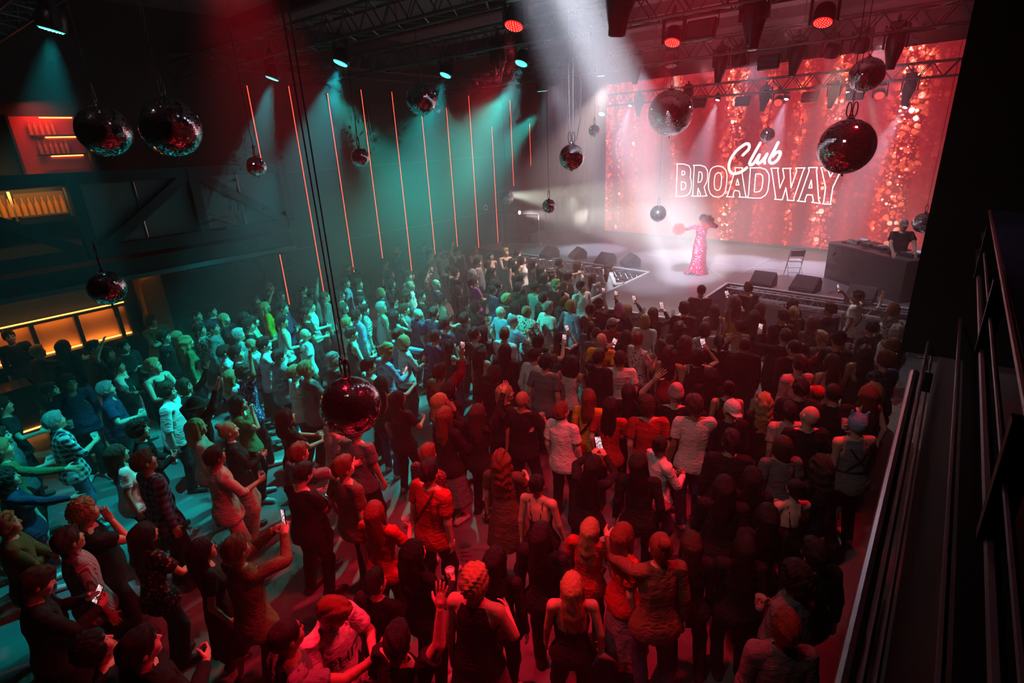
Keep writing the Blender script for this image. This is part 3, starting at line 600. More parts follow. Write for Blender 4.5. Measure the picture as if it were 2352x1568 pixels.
# ================= right side: hanging black panel, balcony rails below the camera
pan=MB().box((.78,7.6,6.22),(1.86,3.0,5.56))
tag(pan.build('speaker_array_cover',M_blackfab),'tall black covered block hanging at the right edge before the screen','stage cover')
rw=empty('balcony_parapet',(.2,6,3)); tag(rw,'black balcony front with pipes running along the right edge','balcony')
def rr(a,b,r,m,name): MB().tube([np.array(a)-np.array((.2,6,3)),np.array(b)-np.array((.2,6,3))],r,8).build(name,m,rw)
MB().box((.22,-.5,-1.2),(.2,14.4,3.4)).build('front_panel',M_black,rw)
MB().box((.56,-3.6,1.77),(1.0,7,.06)).build('ledge_top',mat('ledge_blue',(.06,.06,.16),.6,bump=.3,bscale=14),rw)
M_pk=mat('pipe_red_light_tint',(.18,.12,.14),.42,.3)  # pink tint of the red light is put into the pipe colour
rr((.245,-2,4.80),(.245,5.9,4.80),.012,mat('ledge_edge_red',(.55,.16,.18),.4),'edge_strip'); rr((.235,-2,4.62),(.235,5.9,4.62),.009,M_pk,'cable')
rr((.24,-2,4.45),(.24,6.4,4.45),.017,M_pk,'pipe'); rr((.235,-2,3.85),(.235,6,3.85),.014,M_pk,'pipe')
rr((.05,-2,3.72),(.05,6.0,3.60),.012,M_pk,'cable'); rr((.11,-2,3.2),(.11,9,3.2),.012,M_pk,'cable')
for y in (1.7,3.3,5.0): MB().box(np.array((.24,y,4.62))-np.array((.2,6,3)),(.06,.05,.36)).build('clamp',M_blackmetal,rw)
o=tag(MB().tube([(.0,-1,4.0),(0,1.6,4.0),(.0,4.05,4.0)],.026,10).build('handrail',mat('rail_steel',(.55,.55,.6),.28,.9)),'long silver handrail at lower right running towards the stage','handrail')
tag(MB().tube([(-.06,.5,1.05),(-.06,6.0,1.05)],.02,8).build('wall_rail',mat('rail_steel2',(.4,.38,.4),.35,.8)),'thin lower metal rail along the right wall by the floor','handrail')
lb=empty('light_bracket',(.05,5.3,3.6)); tag(lb,'small black bracket with a thin pink edge below the hanging panel','bracket')
MB().tube([(-.06,.3,-.02),(.0,.3,-.02),(.03,.28,-.12)],.012,6).build('arm',M_pk,lb); MB().box((.05,.2,-.2),(.06,.16,.12)).build('plate',M_blackmetal,lb)
# ================= people: implicit-surface bodies, meshed once per type, posed by blended bone transforms
def nrm(v): v=np.asarray(v,float); return v/(np.linalg.norm(v)+1e-12)
def cap(P,a,b,ra,rb):
    a=np.array(a,float);b=np.array(b,float);d=b-a;t=np.clip(((P-a)@d)/(d@d),0,1); return np.linalg.norm(P-a-t[:,None]*d,axis=1)-(ra+(rb-ra)*t)
def ell(P,c,r):
    q=P-np.array(c,float); r=np.array(r,float); k0=np.linalg.norm(q/r,axis=1); k1=np.linalg.norm(q/(r*r),axis=1)+1e-9; return k0*(k0-1)/k1
def smin(a,b,k=.03): h=np.clip(.5+.5*(b-a)/k,0,1); return b+(a-b)*h-k*h*(1-h)
def smax(a,b,k=.02): return -smin(-a,-b,k)
def grid_mesh(f,xs,ys,zs):
    """surface nets on a tensor grid"""
    X,Y,Z=np.meshgrid(xs,ys,zs,indexing='ij'); D=f(np.column_stack([X.ravel(),Y.ravel(),Z.ravel()])).reshape(X.shape)
    S=D<0; nx,ny,nz=D.shape
    acc=np.zeros((nx-1,ny-1,nz-1,3)); cnt=np.zeros((nx-1,ny-1,nz-1))
    G=[xs,ys,zs]
    for ax in range(3):
        sl0=[slice(None)]*3; sl1=[slice(None)]*3; sl0[ax]=slice(0,-1); sl1[ax]=slice(1,None)
        d0=D[tuple(sl0)];d1=D[tuple(sl1)]; cr=(d0<0)!=(d1<0); t=np.where(cr,d0/np.where(cr,d0-d1,1),0)
        pos=[X[tuple(sl0)].copy(),Y[tuple(sl0)].copy(),Z[tuple(sl0)].copy()]
        g=G[ax]; step=(g[1:]-g[:-1]); shp=[1,1,1]; shp[ax]=-1; pos[ax]=pos[ax]+t*step.reshape(shp)
        o=[a for a in range(3) if a!=ax]
        for da in (0,1):
            for db in (0,1):
                # edge index -> cell index: cell = edge - (da,db)
                src=[slice(None)]*3; dst=[slice(None)]*3
                for a,dd in ((o[0],da),(o[1],db)):
                    n=D.shape[a]
                    src[a]=slice(dd,n-1+dd); 
                c=cr[tuple(src)]
                for k in range(3): acc[...,k]+=np.where(c,pos[k][tuple(src)],0)
                cnt+=c
    act=cnt>0; idx=-np.ones(act.shape,int); idx[act]=np.arange(act.sum()); V=acc[act]/cnt[act][:,None]
    quads=[]
    for ax in range(3):
        o=[(ax+1)%3,(ax+2)%3]
        sl0=[slice(None)]*3; sl1=[slice(None)]*3; sl0[ax]=slice(0,-1); sl1[ax]=slice(1,None)
        for a in o: sl0[a]=slice(1,-1); sl1[a]=slice(1,-1)
        s0=S[tuple(sl0)];s1=S[tuple(sl1)]
        def cell(da,db):
            sl=[slice(None)]*3
            for a,dd in ((o[0],da),(o[1],db)): n=D.shape[a]; sl[a]=slice(1-dd,n-1-dd)
            return idx[tuple(sl)]
        c00,c10,c11,c01=cell(1,1),cell(0,1),cell(0,0),cell(1,0)
        for m,flip in (((s0&~s1),False),((~s0&s1),True)):
            q=np.stack([c00[m],c10[m],c11[m],c01[m]],1)
            quads.append(q[:,::-1] if flip else q)
    Q=np.concatenate(quads); Q=Q[(Q>=0).all(1)]
    return V,Q
# ---- skeleton (rest, 1.75 m, facing +Y, right side = +X)
ARM=np.array([math.cos(math.radians(52)),0,-math.sin(math.radians(52))]); L1,L2=.285,.255; LT,LS=.425,.415
SH=np.array([.180,-.012,1.435]); EL=SH+ARM*L1; WR=EL+ARM*L2; HIP=np.array([.092,0,.925]); KN=np.array([.098,.012,.50]); AN=np.array([.102,-.015,.085])
def mir(v,s): return np.array([v[0]*s,v[1],v[2]])
def prof(kind,z,inf=0.,table=None):
    T={'m':[(.78,.160,.108),(.86,.172,.120),(.95,.168,.116),(1.05,.152,.104),(1.16,.152,.106),(1.28,.172,.116),(1.38,.168,.108),(1.445,.115,.080),(1.50,.058,.056)],
       'h':[(.78,.175,.12),(.86,.190,.140),(.95,.194,.150),(1.05,.190,.158),(1.16,.182,.148),(1.28,.186,.132),(1.38,.174,.115),(1.445,.12,.085),(1.50,.064,.060)],
       'f':[(.78,.158,.108),(.86,.178,.122),(.93,.172,.118),(1.05,.128,.094),(1.12,.124,.092),(1.26,.146,.104),(1.37,.142,.096),(1.44,.100,.072),(1.50,.048,.048)]}[kind]
    t=np.array(T); return np.interp(z,t[:,0],t[:,1])+inf,np.interp(z,t[:,0],t[:,2])+inf
def torso(P,kind,inf=0.,z0=.80,z1=1.50):
    a,b=prof(kind,P[:,2],inf); q=np.sqrt((P[:,0]/a)**2+((P[:,1]+.008)/b)**2); d=(q-1)*np.minimum(a,b)
    d=smax(d,P[:,2]-z1-inf,.03); return smax(d,z0-P[:,2],.03)
GIRTH={'m':1.,'h':1.12,'f':.9}
def body_sdf(P,kind):
    g=GIRTH[kind]; d=torso(P,kind)
    if kind=='f':
        for s in (-1,1): d=smin(d,ell(P,(s*.066,.085,1.265),(.058,.05,.058)),.03)
    if kind=='h': d=smin(d,ell(P,(0,.05,1.06),(.14,.115,.14)),.05)
    for s in (-1,1):
        d=smin(d,cap(P,(s*.045,-.015,1.475),mir(SH,s)+np.array([-.01*s,0,.0]),.04*g,.054*g),.04)
        d=smin(d,cap(P,mir(SH,s),mir(EL,s),.052*g,.041*g),.03)
        d=smin(d,cap(P,mir(EL,s),mir(WR,s),.042*g,.027*g),.012)
        d=smin(d,cap(P,mir(HIP,s)+np.array([0,0,.0]),mir(KN,s),.078*g,.047*g),.03)
        d=smin(d,cap(P,mir(KN,s),mir(AN,s),.044*g,.032*g),.012)
        d=smin(d,ell(P,(s*.1,-.018,.36),(.043*g,.048*g,.11)),.02)
        d=smin(d,cap(P,(s*.104,-.045,.04),(s*.118,.15,.03),.036,.026),.03)
    return d
def head_sdf(P,kind):
    d=ell(P,(0,-.006,1.652),(.074,.094,.098)); w=1. if kind!='f' else .92
    d=smin(d,ell(P,(0,.030,1.600),(.057*w,.064,.080)),.02); d=smin(d,ell(P,(0,.072,1.550),(.026*w,.022,.020)),.022)
    d=smin(d,cap(P,(0,-.022,1.44),(0,-.008,1.575),.054*w*GIRTH[kind],.050*w),.02)
    for s in (-1,1):
        d=smin(d,ell(P,(s*.036,.066,1.612),(.026,.026,.028)),.02)
        d=smax(d,-ell(P,(s*.031,.102,1.650),(.019,.016,.012)),.012)
        d=np.minimum(d,ell(P,(s*.031,.081,1.650),(.0125,.0125,.011)))
        d=smin(d,ell(P,(s*.077,-.010,1.632),(.010,.019,.032)),.008)
    d=smin(d,ell(P,(0,.084,1.674),(.046,.014,.010)),.012)
    d=smin(d,cap(P,(0,.090,1.655),(0,.106,1.619),.008,.0125),.010)
    d=smin(d,ell(P,(0,.088,1.580),(.022,.012,.005)),.006); d=smin(d,ell(P,(0,.087,1.571),(.019,.011,.006)),.006)
    return d
def hand_sdf(P,curl,spread=1.):
    """P in hand frame: u along arm, v to thumb side, w palm normal"""
    d=smin(ell(P,(.048,0,0),(.055,.042,.016)),cap(P,(-.02,0,0),(.03,0,0),.027,.026),.02)
    for v0,L,sp in ((.031,.078,.10),(.0105,.088,.03),(-.0105,.082,-.04),(-.030,.062,-.12)):
        p=np.array([.088,v0,0.]); a=math.radians(curl[0]*.5); dr=sp*spread
        for k,l in enumerate((.46,.31,.23)):
            q=p+L*l*np.array([math.cos(a)*math.cos(dr),math.cos(a)*math.sin(dr),math.sin(a)]); d=smin(d,cap(P,p,q,.0090-.0008*k,.0084-.0009*k),.004); p=q; a+=math.radians(curl[k])
    p=np.array([.018,.034,.004]); a=np.array([.62,.68,.30+curl[0]*.006]); a/=np.linalg.norm(a); q=p+a*.045; d=smin(d,cap(P,p,q,.0125,.0105),.012)
    a2=nrm(a+np.array([.35,-.15-curl[0]*.004,.25+curl[0]*.008])); d=smin(d,cap(P,q,q+a2*.034,.0100,.0080),.004)
    return d
HANDS={'relax':(22,26,18),'grip':(62,58,30),'open':(4,4,3),'fist':(85,85,45)}
def hframe(s):
    a=mir(ARM,s); v=np.array([0,1.,0]); w=np.array([-s*.788,0,-.616]); return np.column_stack([a,v,w])
# ---- skinning weights: function of position
BN=['pelvis','chest','neck','head']+[x+s for s in 'RL' for x in ('upper','fore','thigh','shin','foot')]
BI={b:i for i,b in enumerate(BN)}
def sst(x,a,b): t=np.clip((x-a)/(b-a),0,1); return t*t*(3-2*t)
def weights(P,mode='body'):
    n=len(P); W=np.zeros((n,len(BN))); z=P[:,2]; x=P[:,0]
    if mode=='hair':
        hd=sst(z,1.40,1.56); W[:,BI['head']]=hd; W[:,BI['chest']]=1-hd; return W
    zz=z+np.clip(P[:,1]-.02,0,.1)*.9*(np.abs(x)<.09)
    hd=sst(zz,1.525,1.575); nk=sst(zz,1.455,1.515)*(1-hd)
    ch=sst(z,.98,1.20)*(1-hd-nk); pe=(1-hd-nk-ch)
    W[:,0]=pe; W[:,1]=ch; W[:,2]=nk; W[:,3]=hd
    for s,S in ((1,'R'),(-1,'L')):
        r=P-mir(SH,s); t=r@mir(ARM,s); w=np.array([s*.788,0,.616]); q=r@w
        m=sst(t,-.035,.075)*sst(q,-.105,-.055)*(x*s>.08)
        fo=sst(t,L1-.035,L1+.035); W*= (1-m)[:,None]; W[:,BI['upper'+S]]+=m*(1-fo); W[:,BI['fore'+S]]+=m*fo
    low=sst(z,.97,.83)*(1-W[:,BI['upperR']]-W[:,BI['upperL']]-W[:,BI['foreR']]-W[:,BI['foreL']]) if True else 0
    low=sst(-z,-.97,-.82)*(W[:,0]+W[:,1])
    k=1-low/(W[:,0]+W[:,1]+1e-9)*1.0; W[:,0]*=k; W[:,1]*=k
    rr=sst(x,-.03,.03) if mode!='skirt' else sst(x,-.16,.16)
    for s,S,f in ((1,'R',rr),(-1,'L',1-rr)):
        kn=sst(-z,-.54,-.46); ft=sst(-z,-.13,-.08)
        if mode=='skirt': W[:,BI['thigh'+S]]+=low*f*.6; W[:,0]+=low*f*.4
        else: W[:,BI['thigh'+S]]+=low*f*(1-kn); W[:,BI['shin'+S]]+=low*f*kn*(1-ft); W[:,BI['foot'+S]]+=low*f*ft
    return W/(W.sum(1,keepdims=True)+1e-9)
_T={}
def ax(a,b,h): return np.arange(a,b+h,h)
def face_feature(P):
    """colour overlay: 1 eye white,2 pupil,3 brow,4 lips"""
    F=np.zeros(len(P),int)
    for s in (-1,1):
        e=np.linalg.norm(P-np.array([s*.031,.086,1.650]),axis=1); F[(e<.0135)&(P[:,1]>.078)]=1; F[(np.hypot(P[:,0]-s*.031,P[:,2]-1.650)<.0065)&(P[:,1]>.082)]=2
        F[(np.abs(P[:,2]-1.676-.05*(.03-np.abs(P[:,0]-s*.03))*0)<.006)&(P[:,0]*s>.010)&(P[:,0]*s<.052)&(P[:,1]>.06)]=3
    F[(((P[:,0]/.024)**2+((P[:,2]-1.576)/.0095)**2)<1)&(P[:,1]>.07)]=4
    return F
def body_template(kind,lod,hands):
    key=('body',kind,lod,hands)
    if key in _T: return _T[key]
    hb,hh,hn=((.0185,.0085,.0052),(.027,.0125,.0085))[lod]
    k2=('bh',kind,lod)
    if k2 not in _T:
        V1,Q1=grid_mesh(lambda P:body_sdf(P,kind),ax(-.56,.56,hb),ax(-.2,.22,hb),ax(-.02,1.5,hb))
        m=head_sdf; V2,Q2=grid_mesh(lambda P:smax(m(P,kind),1.47-P[:,2],.01),ax(-.10,.10,hh),ax(-.12,.145,hh),ax(1.45,1.77,hh))
        _T[k2]=(V1,Q1,V2,Q2)
    V1,Q1,V2,Q2=_T[k2]; Vs=[V1,V2]; Qs=[Q1,Q2+len(V1)]; n=len(V1)+len(V2); hand=[np.zeros(n)]
    for s,hk in ((1,hands[0]),(-1,hands[1])):
        k3=('hand',hk,lod)
        if k3 not in _T: _T[k3]=grid_mesh(lambda P:hand_sdf(P,HANDS[hk],1.5 if hk=='open' else .5),ax(-.045,.20,hn),ax(-.06,.10,hn),ax(-.03,.10,hn))
        V,Q=_T[k3]; g=(.88 if kind=='f' else 1.0); Vw=(V*g)@hframe(s).T+mir(WR,s); Vs.append(Vw); Qs.append((Q if s>0 else Q[:,::-1])+n); n+=len(Vw); hand.append(np.full(len(Vw),s))
    V=np.concatenate(Vs); Q=np.concatenate(Qs); hand=np.concatenate(hand); W=weights(V)
    for s,S in ((1,'R'),(-1,'L')): i=hand==s; W[i]=0; W[i,BI['fore'+S]]=1
    F=face_feature(V); F[:len(V1)]=0; F[len(V1)+len(V2):]=0
    _T[key]=(V,Q,W,F); return _T[key]
def pnoise(P,f,seed=0):
    r=np.random.default_rng(seed); o=np.zeros(len(P))
    for k in range(5): d=r.normal(size=3); d/=np.linalg.norm(d); o+=np.sin(P@d*f*(1+.35*k)+r.random()*6.28)
    return o/5
def normals(V,Q):
    n=np.cross(V[Q[:,2]]-V[Q[:,0]],V[Q[:,3]]-V[Q[:,1]]); N_=np.zeros_like(V)
    for k in range(4): np.add.at(N_,Q[:,k],n)
    return N_/(np.linalg.norm(N_,axis=1,keepdims=True)+1e-12)
def armaxis(P,s): r=P-mir(SH,s); return r@mir(ARM,s),r@np.array([s*.788,0,.616])
def cloth_sdf(P,kind,typ):
    g=GIRTH[kind]; z=P[:,2]
    def base(inf,z0,z1=1.47,flare=.034):
        a,b=prof(kind,z,inf); fl=flare*sst(-z,-1.15,-.86); a=a+fl; b=b+fl
        d=(np.sqrt((P[:,0]/a)**2+((P[:,1]+.004)/b)**2)-1)*np.minimum(a,b)
        if kind=='f': 
            for s in (-1,1): d=smin(d,ell(P,(s*.062,.088,1.262),(.068+inf,.054+inf,.062+inf)),.05)
        if kind=='h': d=smin(d,ell(P,(0,.055,1.04),(.145+inf,.115+inf,.15+inf)),.06)
        return d
    def sleeves(d,L,r0,r1,k=.045,trap=.012):
        for s in (-1,1):
            e=mir(SH,s)+mir(ARM,s)*(L+.05); c=cap(P,mir(SH,s)-mir(ARM,s)*.01,e,r0*g,r1*g); t,_=armaxis(P,s); c=smax(c,t-L,.006)
            if L>L1+.05:
                c=smin(cap(P,mir(SH,s),mir(EL,s),r0*g,(r0*.86)*g),cap(P,mir(EL,s),mir(WR,s)+mir(ARM,s)*.03,(r0*.84)*g,r1*g),.02); c=smax(c,t-L,.006)
            d=smin(d,c,k); d=smin(d,cap(P,(s*.045,-.015,1.462),mir(SH,s),.045*g+trap,.062*g),.03)
        return d
    if typ=='tee': d=sleeves(base(.014,.84),.19,.064,.078); d=smax(d,.83-z,.008); d=smax(d,-cap(P,(0,.03,1.53),(0,-.01,1.52),.078,.078),.01); return smax(d,z-1.50,.01)
    if typ=='long': d=sleeves(base(.015,.84),.53,.066,.040); d=smax(d,.82-z,.008); d=smax(d,-cap(P,(0,.02,1.54),(0,-.01,1.54),.072,.072),.01); return smax(d,z-1.515,.01)
    if typ=='rolled': d=sleeves(base(.016,.82),.34,.066,.060); d=smin(d,smax(cap(P,(0,-.03,1.47),(0,.0,1.50),.070,.066),-cap(P,(0,.0,1.48),(0,.01,1.56),.056,.060),.008),.012); d=smax(d,.80-z,.008); return smax(d,-cap(P,(0,.055,1.50),(0,.05,1.56),.05,.06),.01)
    if typ=='polo': d=sleeves(base(.014,.84),.20,.064,.076); d=smin(d,smax(cap(P,(0,-.03,1.47),(0,.0,1.50),.070,.066),-cap(P,(0,.0,1.48),(0,.01,1.56),.056,.060),.008),.012); d=smax(d,.82-z,.008); return smax(d,-cap(P,(0,.06,1.49),(0,.05,1.56),.045,.06),.01)
    if typ=='hoodie': d=sleeves(base(.028,.84),.53,.078,.050); d=smin(d,ell(P,(0,-.085,1.475),(.105,.05,.075)),.03); d=smax(d,.80-z,.008); d=smax(d,-cap(P,(0,.04,1.54),(0,.01,1.56),.078,.078),.01); return smax(d,z-1.545,.01)
    if typ=='off': d=sleeves(base(.012,.84),.46,.080,.066); d=smax(d,z-1.405+.0*z,.01); return smax(d,.85-z,.008)
    if typ in ('tank','vest'):
        inf=.010 if typ=='tank' else .020; d=base(inf,.84); d=smin(d,cap(P,(-.10,-.012,1.452),(.10,-.012,1.452),.05,.05),.03)
        for s in (-1,1):
            t,q=armaxis(P,s); d=smax(d,-cap(P,mir(SH,s)+np.array([.012*s,0,-.07]),mir(SH,s)+np.array([.07*s,0,.10]),.085*g,.098*g),.01)
        d=smax(d,-cap(P,(0,.06,1.50),(0,-.04,1.54),.095,.075),.01); d=smax(d,.83-z,.008); return smax(d,z-1.505,.01)
    if typ=='strap':
        d=base(.009,.86); d=smax(d,z-1.29+.05*(P[:,1]<0)*0+np.where(P[:,1]<-.02,.07,0),.01)
        for s in (-1,1): 
            d=np.minimum(d,cap(P,(s*.080,.092,1.27),(s*.085,.035,1.472),.008,.008)); d=np.minimum(d,cap(P,(s*.085,.035,1.472),(s*.085,-.06,1.462),.008,.008)); d=np.minimum(d,cap(P,(s*.085,-.066,1.462),(s*.045,-.128,1.20),.011,.011))
        return smax(d,.86-z,.008)
    if typ in ('trousers','jeans','wide'):
        i=.020 if typ!='wide' else .03; d=torso(P,kind,.013,.78,1.04)
        for s in (-1,1):
            w=.0 if typ!='wide' else .035; c=smin(cap(P,mir(HIP,s),mir(KN,s),.078*g+i,.054*g+i+w*.7),cap(P,mir(KN,s),mir(AN,s)+np.array([0,.0,-.03]),.056*g+i+w*.7,.044*g+i+w),.03); d=smin(d,c,.02)
        d=smax(d,z-1.01,.006); return smax(d,.055-z,.006)
    if typ=='skirt':
        a=np.interp(z,[.30,.85,1.02],[.27,.20,.135 if kind=='f' else .16]); b=np.interp(z,[.30,.85,1.02],[.24,.145,.105 if kind=='f' else .12]); th=np.arctan2(P[:,1],P[:,0]); w=1+.05*np.sin(th*9)*sst(-z,-.9,-.4)
        d=(np.sqrt((P[:,0]/a)**2+(P[:,1]/b)**2)/w-1)*b; d=smax(d,z-1.03,.006); return smax(d,.34-z,.006)
    if typ=='dress':
        a=np.interp(z,[.42,.85,1.10],[.25,.205,.14]); b=np.interp(z,[.42,.85,1.10],[.22,.15,.11]); th=np.arctan2(P[:,1],P[:,0]); w=1+.05*np.sin(th*8)*sst(-z,-.95,-.5)
        sk=(np.sqrt((P[:,0]/a)**2+(P[:,1]/b)**2)/w-1)*b; sk=smax(sk,z-1.12,.03); d=sleeves(base(.012,.84,flare=0.),.17,.062,.07); d=smax(d,1.0-z,.03); d=smin(d,sk,.03); d=smax(d,-cap(P,(0,.04,1.53),(0,-.01,1.52),.085,.08),.01); return smax(smax(d,.46-z,.006),z-1.50,.01)
    if typ=='gown':
        a=np.interp(z,[.0,.08,.5,.85,1.10],[.36,.25,.19,.205,.15]); b=np.interp(z,[.0,.08,.5,.85,1.10],[.36,.23,.17,.15,.115]); yc=np.interp(z,[0,.1,.4],[-.13,-.04,0.])
        sk=(np.sqrt((P[:,0]/a)**2+((P[:,1]-yc)/b)**2)-1)*b; sk=smax(sk,z-1.12,.03); d=sleeves(base(.014,.84,flare=0.),.50,.066,.05); d=smax(d,1.0-z,.03); d=smin(d,sk,.03); sl=smax(cap(P,(.17,.1,-.05),(.12,.20,.42),.10,.02),-(P[:,2]+1),.01); d=smax(d,-sl,.02); return smax(smax(d,.01-z,.006),z-1.49,.01)
    raise KeyError(typ)
def shoe_sdf(P,s): 
    d=smin(cap(P,(s*.104,-.052,.052),(s*.120,.165,.036),.046,.036),cap(P,(s*.103,-.03,.06),(s*.102,-.018,.11),.044,.046),.02); return smax(smax(d,-P[:,2]+.002,.004),P[:,2]-.125,.006)
def cloth_template(kind,typ,lod):
    key=('cloth',kind,typ,lod)
    if key in _T: return _T[key]
    h=(.0185,.028)[lod]; low=typ in('trousers','jeans','wide','skirt'); 
    if low: V,Q=grid_mesh(lambda P:cloth_sdf(P,kind,typ),ax(-.32,.32,h),ax(-.28,.28,h),ax(.02,1.06,h))
    elif typ=='gown': V,Q=grid_mesh(lambda P:cloth_sdf(P,kind,typ),ax(-.62,.62,.018),ax(-.55,.42,.018),ax(-.02,1.52,.018))
    else:
        xm=.62 if typ in('long','hoodie','off','rolled') else .44; V,Q=grid_mesh(lambda P:cloth_sdf(P,kind,typ),ax(-xm,xm,h),ax(-.27,.27,h),ax(.40 if typ=='dress' else .76,1.56,h))
    nn=normals(V,Q); amp=.0060 if typ not in('strap','tank') else .002
    V=V+nn*(amp*(pnoise(V*np.array([1,1,.55]),42,sum(map(ord,typ))%97)+.35*pnoise(V*np.array([1,1,1.8]),34,5)))[:,None]
    W=weights(V,'skirt' if typ in('skirt','dress','gown') else 'body')
    _T[key]=(V,Q,W); return _T[key]
def hair_sdf(P,st):
    x,y,z=P[:,0],P[:,1],P[:,2]; face=ell(P,(0,.105,1.600),(.074,.085,.092))
    def capd(i,lo=1.60,cy=-.012): return smax(ell(P,(0,cy,1.658),(.078+i,.099+i,.102+i)),lo-z+.35*np.clip(y+.02,0,1),.01)
    if st=='z': return smax(capd(.003,1.60),-face,.008)
    if st=='s': d=smin(capd(.010,1.595),ell(P,(0,.02,1.735),(.062,.085,.034)),.03); return smax(d,-face,.012)
    if st=='c': return smax(smin(capd(.020,1.575),ell(P,(0,0,1.74),(.08,.095,.05)),.03),-face,.014)
    if st=='a': return smax(smin(ell(P,(0,-.03,1.66),(.145,.14,.135)),ell(P,(0,-.06,1.54),(.15,.09,.13)),.05),-ell(P,(0,.12,1.59),(.085,.10,.11)),.02)
    if st in 'lw':
        e=0 if st=='l' else .018; d=capd(.014,1.55); d=smin(d,cap(P,(0,-.070,1.66),(0,-.095,1.42),.075+e,.075+e),.03); d=smax(d,-(y+.20),.02)
        d=smax(d,-(.10-.0*y+y*0)-y*0+np.abs(x)*0-.2,.01); 
        d=smin(d,smax(ell(P,(0,-.088,1.40),(.105+e,.042+e*.6,.235+e)),1.20-z,.02),.03)
        for s in (-1,1): d=smin(d,cap(P,(s*.072,-.012,1.66),(s*.092,.0,1.40),.024+e*.4,.020+e*.5),.025)
        return smax(d,-ell(P,(0,.100,1.58),(.070,.085,.115)),.012)
    if st=='o': d=smin(capd(.016,1.55),smax(ell(P,(0,-.028,1.60),(.108,.102,.105)),1.515-z,.01),.03); return smax(d,-ell(P,(0,.105,1.58),(.068,.088,.115)),.012)
    if st=='p': d=smax(capd(.007,1.57),-face,.01); d=smin(d,cap(P,(0,-.095,1.715),(0,-.155,1.65),.026,.036),.015); return smin(d,cap(P,(0,-.155,1.65),(0,-.135,1.42),.036,.012),.015)
    if st=='n': d=smax(capd(.007,1.57),-face,.01); return smin(d,ell(P,(0,-.085,1.745),(.045,.042,.042)),.012)
    if st=='cap':
        d=smax(ell(P,(0,-.010,1.668),(.090,.110,.104)),1.662-z,.006); return smin(d,smax(ell(P,(0,.105,1.672),(.078,.095,.012)),-y+.05,.01),.008)
    if st=='capback':
        d=smax(ell(P,(0,-.010,1.668),(.090,.110,.110)),1.640-z,.006); return smin(d,smax(ell(P,(0,-.10,1.650),(.07,.075,.012)),y+.04,.01),.008)
    if st=='beanie': return smax(smin(ell(P,(0,-.012,1.675),(.092,.112,.112)),ell(P,(0,-.03,1.76),(.06,.07,.05)),.03),1.645-z,.008)
    if st=='hat': return smin(smax(ell(P,(0,-.008,1.672),(.092,.112,.112)),1.668-z,.006),smax(ell(P,(0,0,1.668),(.165,.18,.014)),-z,.01),.012)
    if st=='ears':
        d=smax(ell(P,(0,-.012,1.675),(.092,.112,.108)),1.60-z+.6*np.clip(y,0,1),.008); d=smax(d,-face,.01)
        for s in (-1,1): d=smin(d,cap(P,(s*.055,-.01,1.74),(s*.075,-.01,1.815),.03,.012),.015)
        return d
def hair_template(st,lod):
    key=('hair',st,lod)
    if key in _T: return _T[key]
    h=(.0105,.015)[lod]; zlo=1.16 if st in 'lw' else (1.36 if st in('p','a') else 1.48)
    V,Q=grid_mesh(lambda P:hair_sdf(P,st),ax(-.20,.20,h),ax(-.23,.23,h),ax(zlo,1.85,h)); nn=normals(V,Q)
    amp={'s':.010,'c':.013,'a':.015,'w':.012,'l':.006,'o':.005,'p':.004,'n':.003}.get(st,0)
    if amp:
        if st in 'lop': f=pnoise(V*np.array([1,1,.12]),160,3)
        elif st=='w': f=np.sin(V[:,2]*58+np.sin(V[:,0]*60)*1.2)*.6+pnoise(V*np.array([1,1,.3]),120,4)
        elif st in 'ca': f=pnoise(V,105,6)
        else: f=pnoise(V*np.array([1,.5,.6]),110,8)
        V=V+nn*(amp*f)[:,None]
    W=weights(V,'hair'); _T[key]=(V,Q,W); return _T[key]
# ---- posing
def rotx(a): c,s=math.cos(a),math.sin(a); return np.array([[1,0,0],[0,c,-s],[0,s,c]])
def roty(a): c,s=math.cos(a),math.sin(a); return np.array([[c,0,s],[0,1,0],[-s,0,c]])
def rotz(a): c,s=math.cos(a),math.sin(a); return np.array([[c,-s,0],[s,c,0],[0,0,1]])
def frame(a,b): a=nrm(a); b=np.array(b,float); b=b-a*(a@b); b=nrm(b); return np.column_stack([a,b,np.cross(a,b)])
def ik(P0,T,l1,l2,pole):
    d=T-P0; D=np.linalg.norm(d); D2=min(D,(l1+l2)*.995); d=d/D; T=P0+d*D2
    c=(l1*l1+D2*D2-l2*l2)/(2*l1*D2); c=min(1,max(-1,c)); p=pole-d*(pole@d); p=nrm(p); E=P0+d*(l1*c)+p*(l1*math.sqrt(1-c*c)); return E,T
class Pose:
    """bone transforms as (R,t): x->R x+t, in the rest scale of 1.75 m"""
    def __init__(s): s.M={b:(np.eye(3),np.zeros(3)) for b in BN}
    def set(s,b,R,p0,p1): s.M[b]=(R,np.asarray(p1)-R@np.asarray(p0))
    def pt(s,b,p): R,t=s.M[b]; return R@np.asarray(p)+t
    def apply(s,V,W):
        o=np.zeros_like(V)
        for i,b in enumerate(BN):
            w=W[:,i]; m=w>1e-4
            if m.any(): R,t=s.M[b]; o[m]+=(V[m]@R.T+t)*w[m,None]
        return o
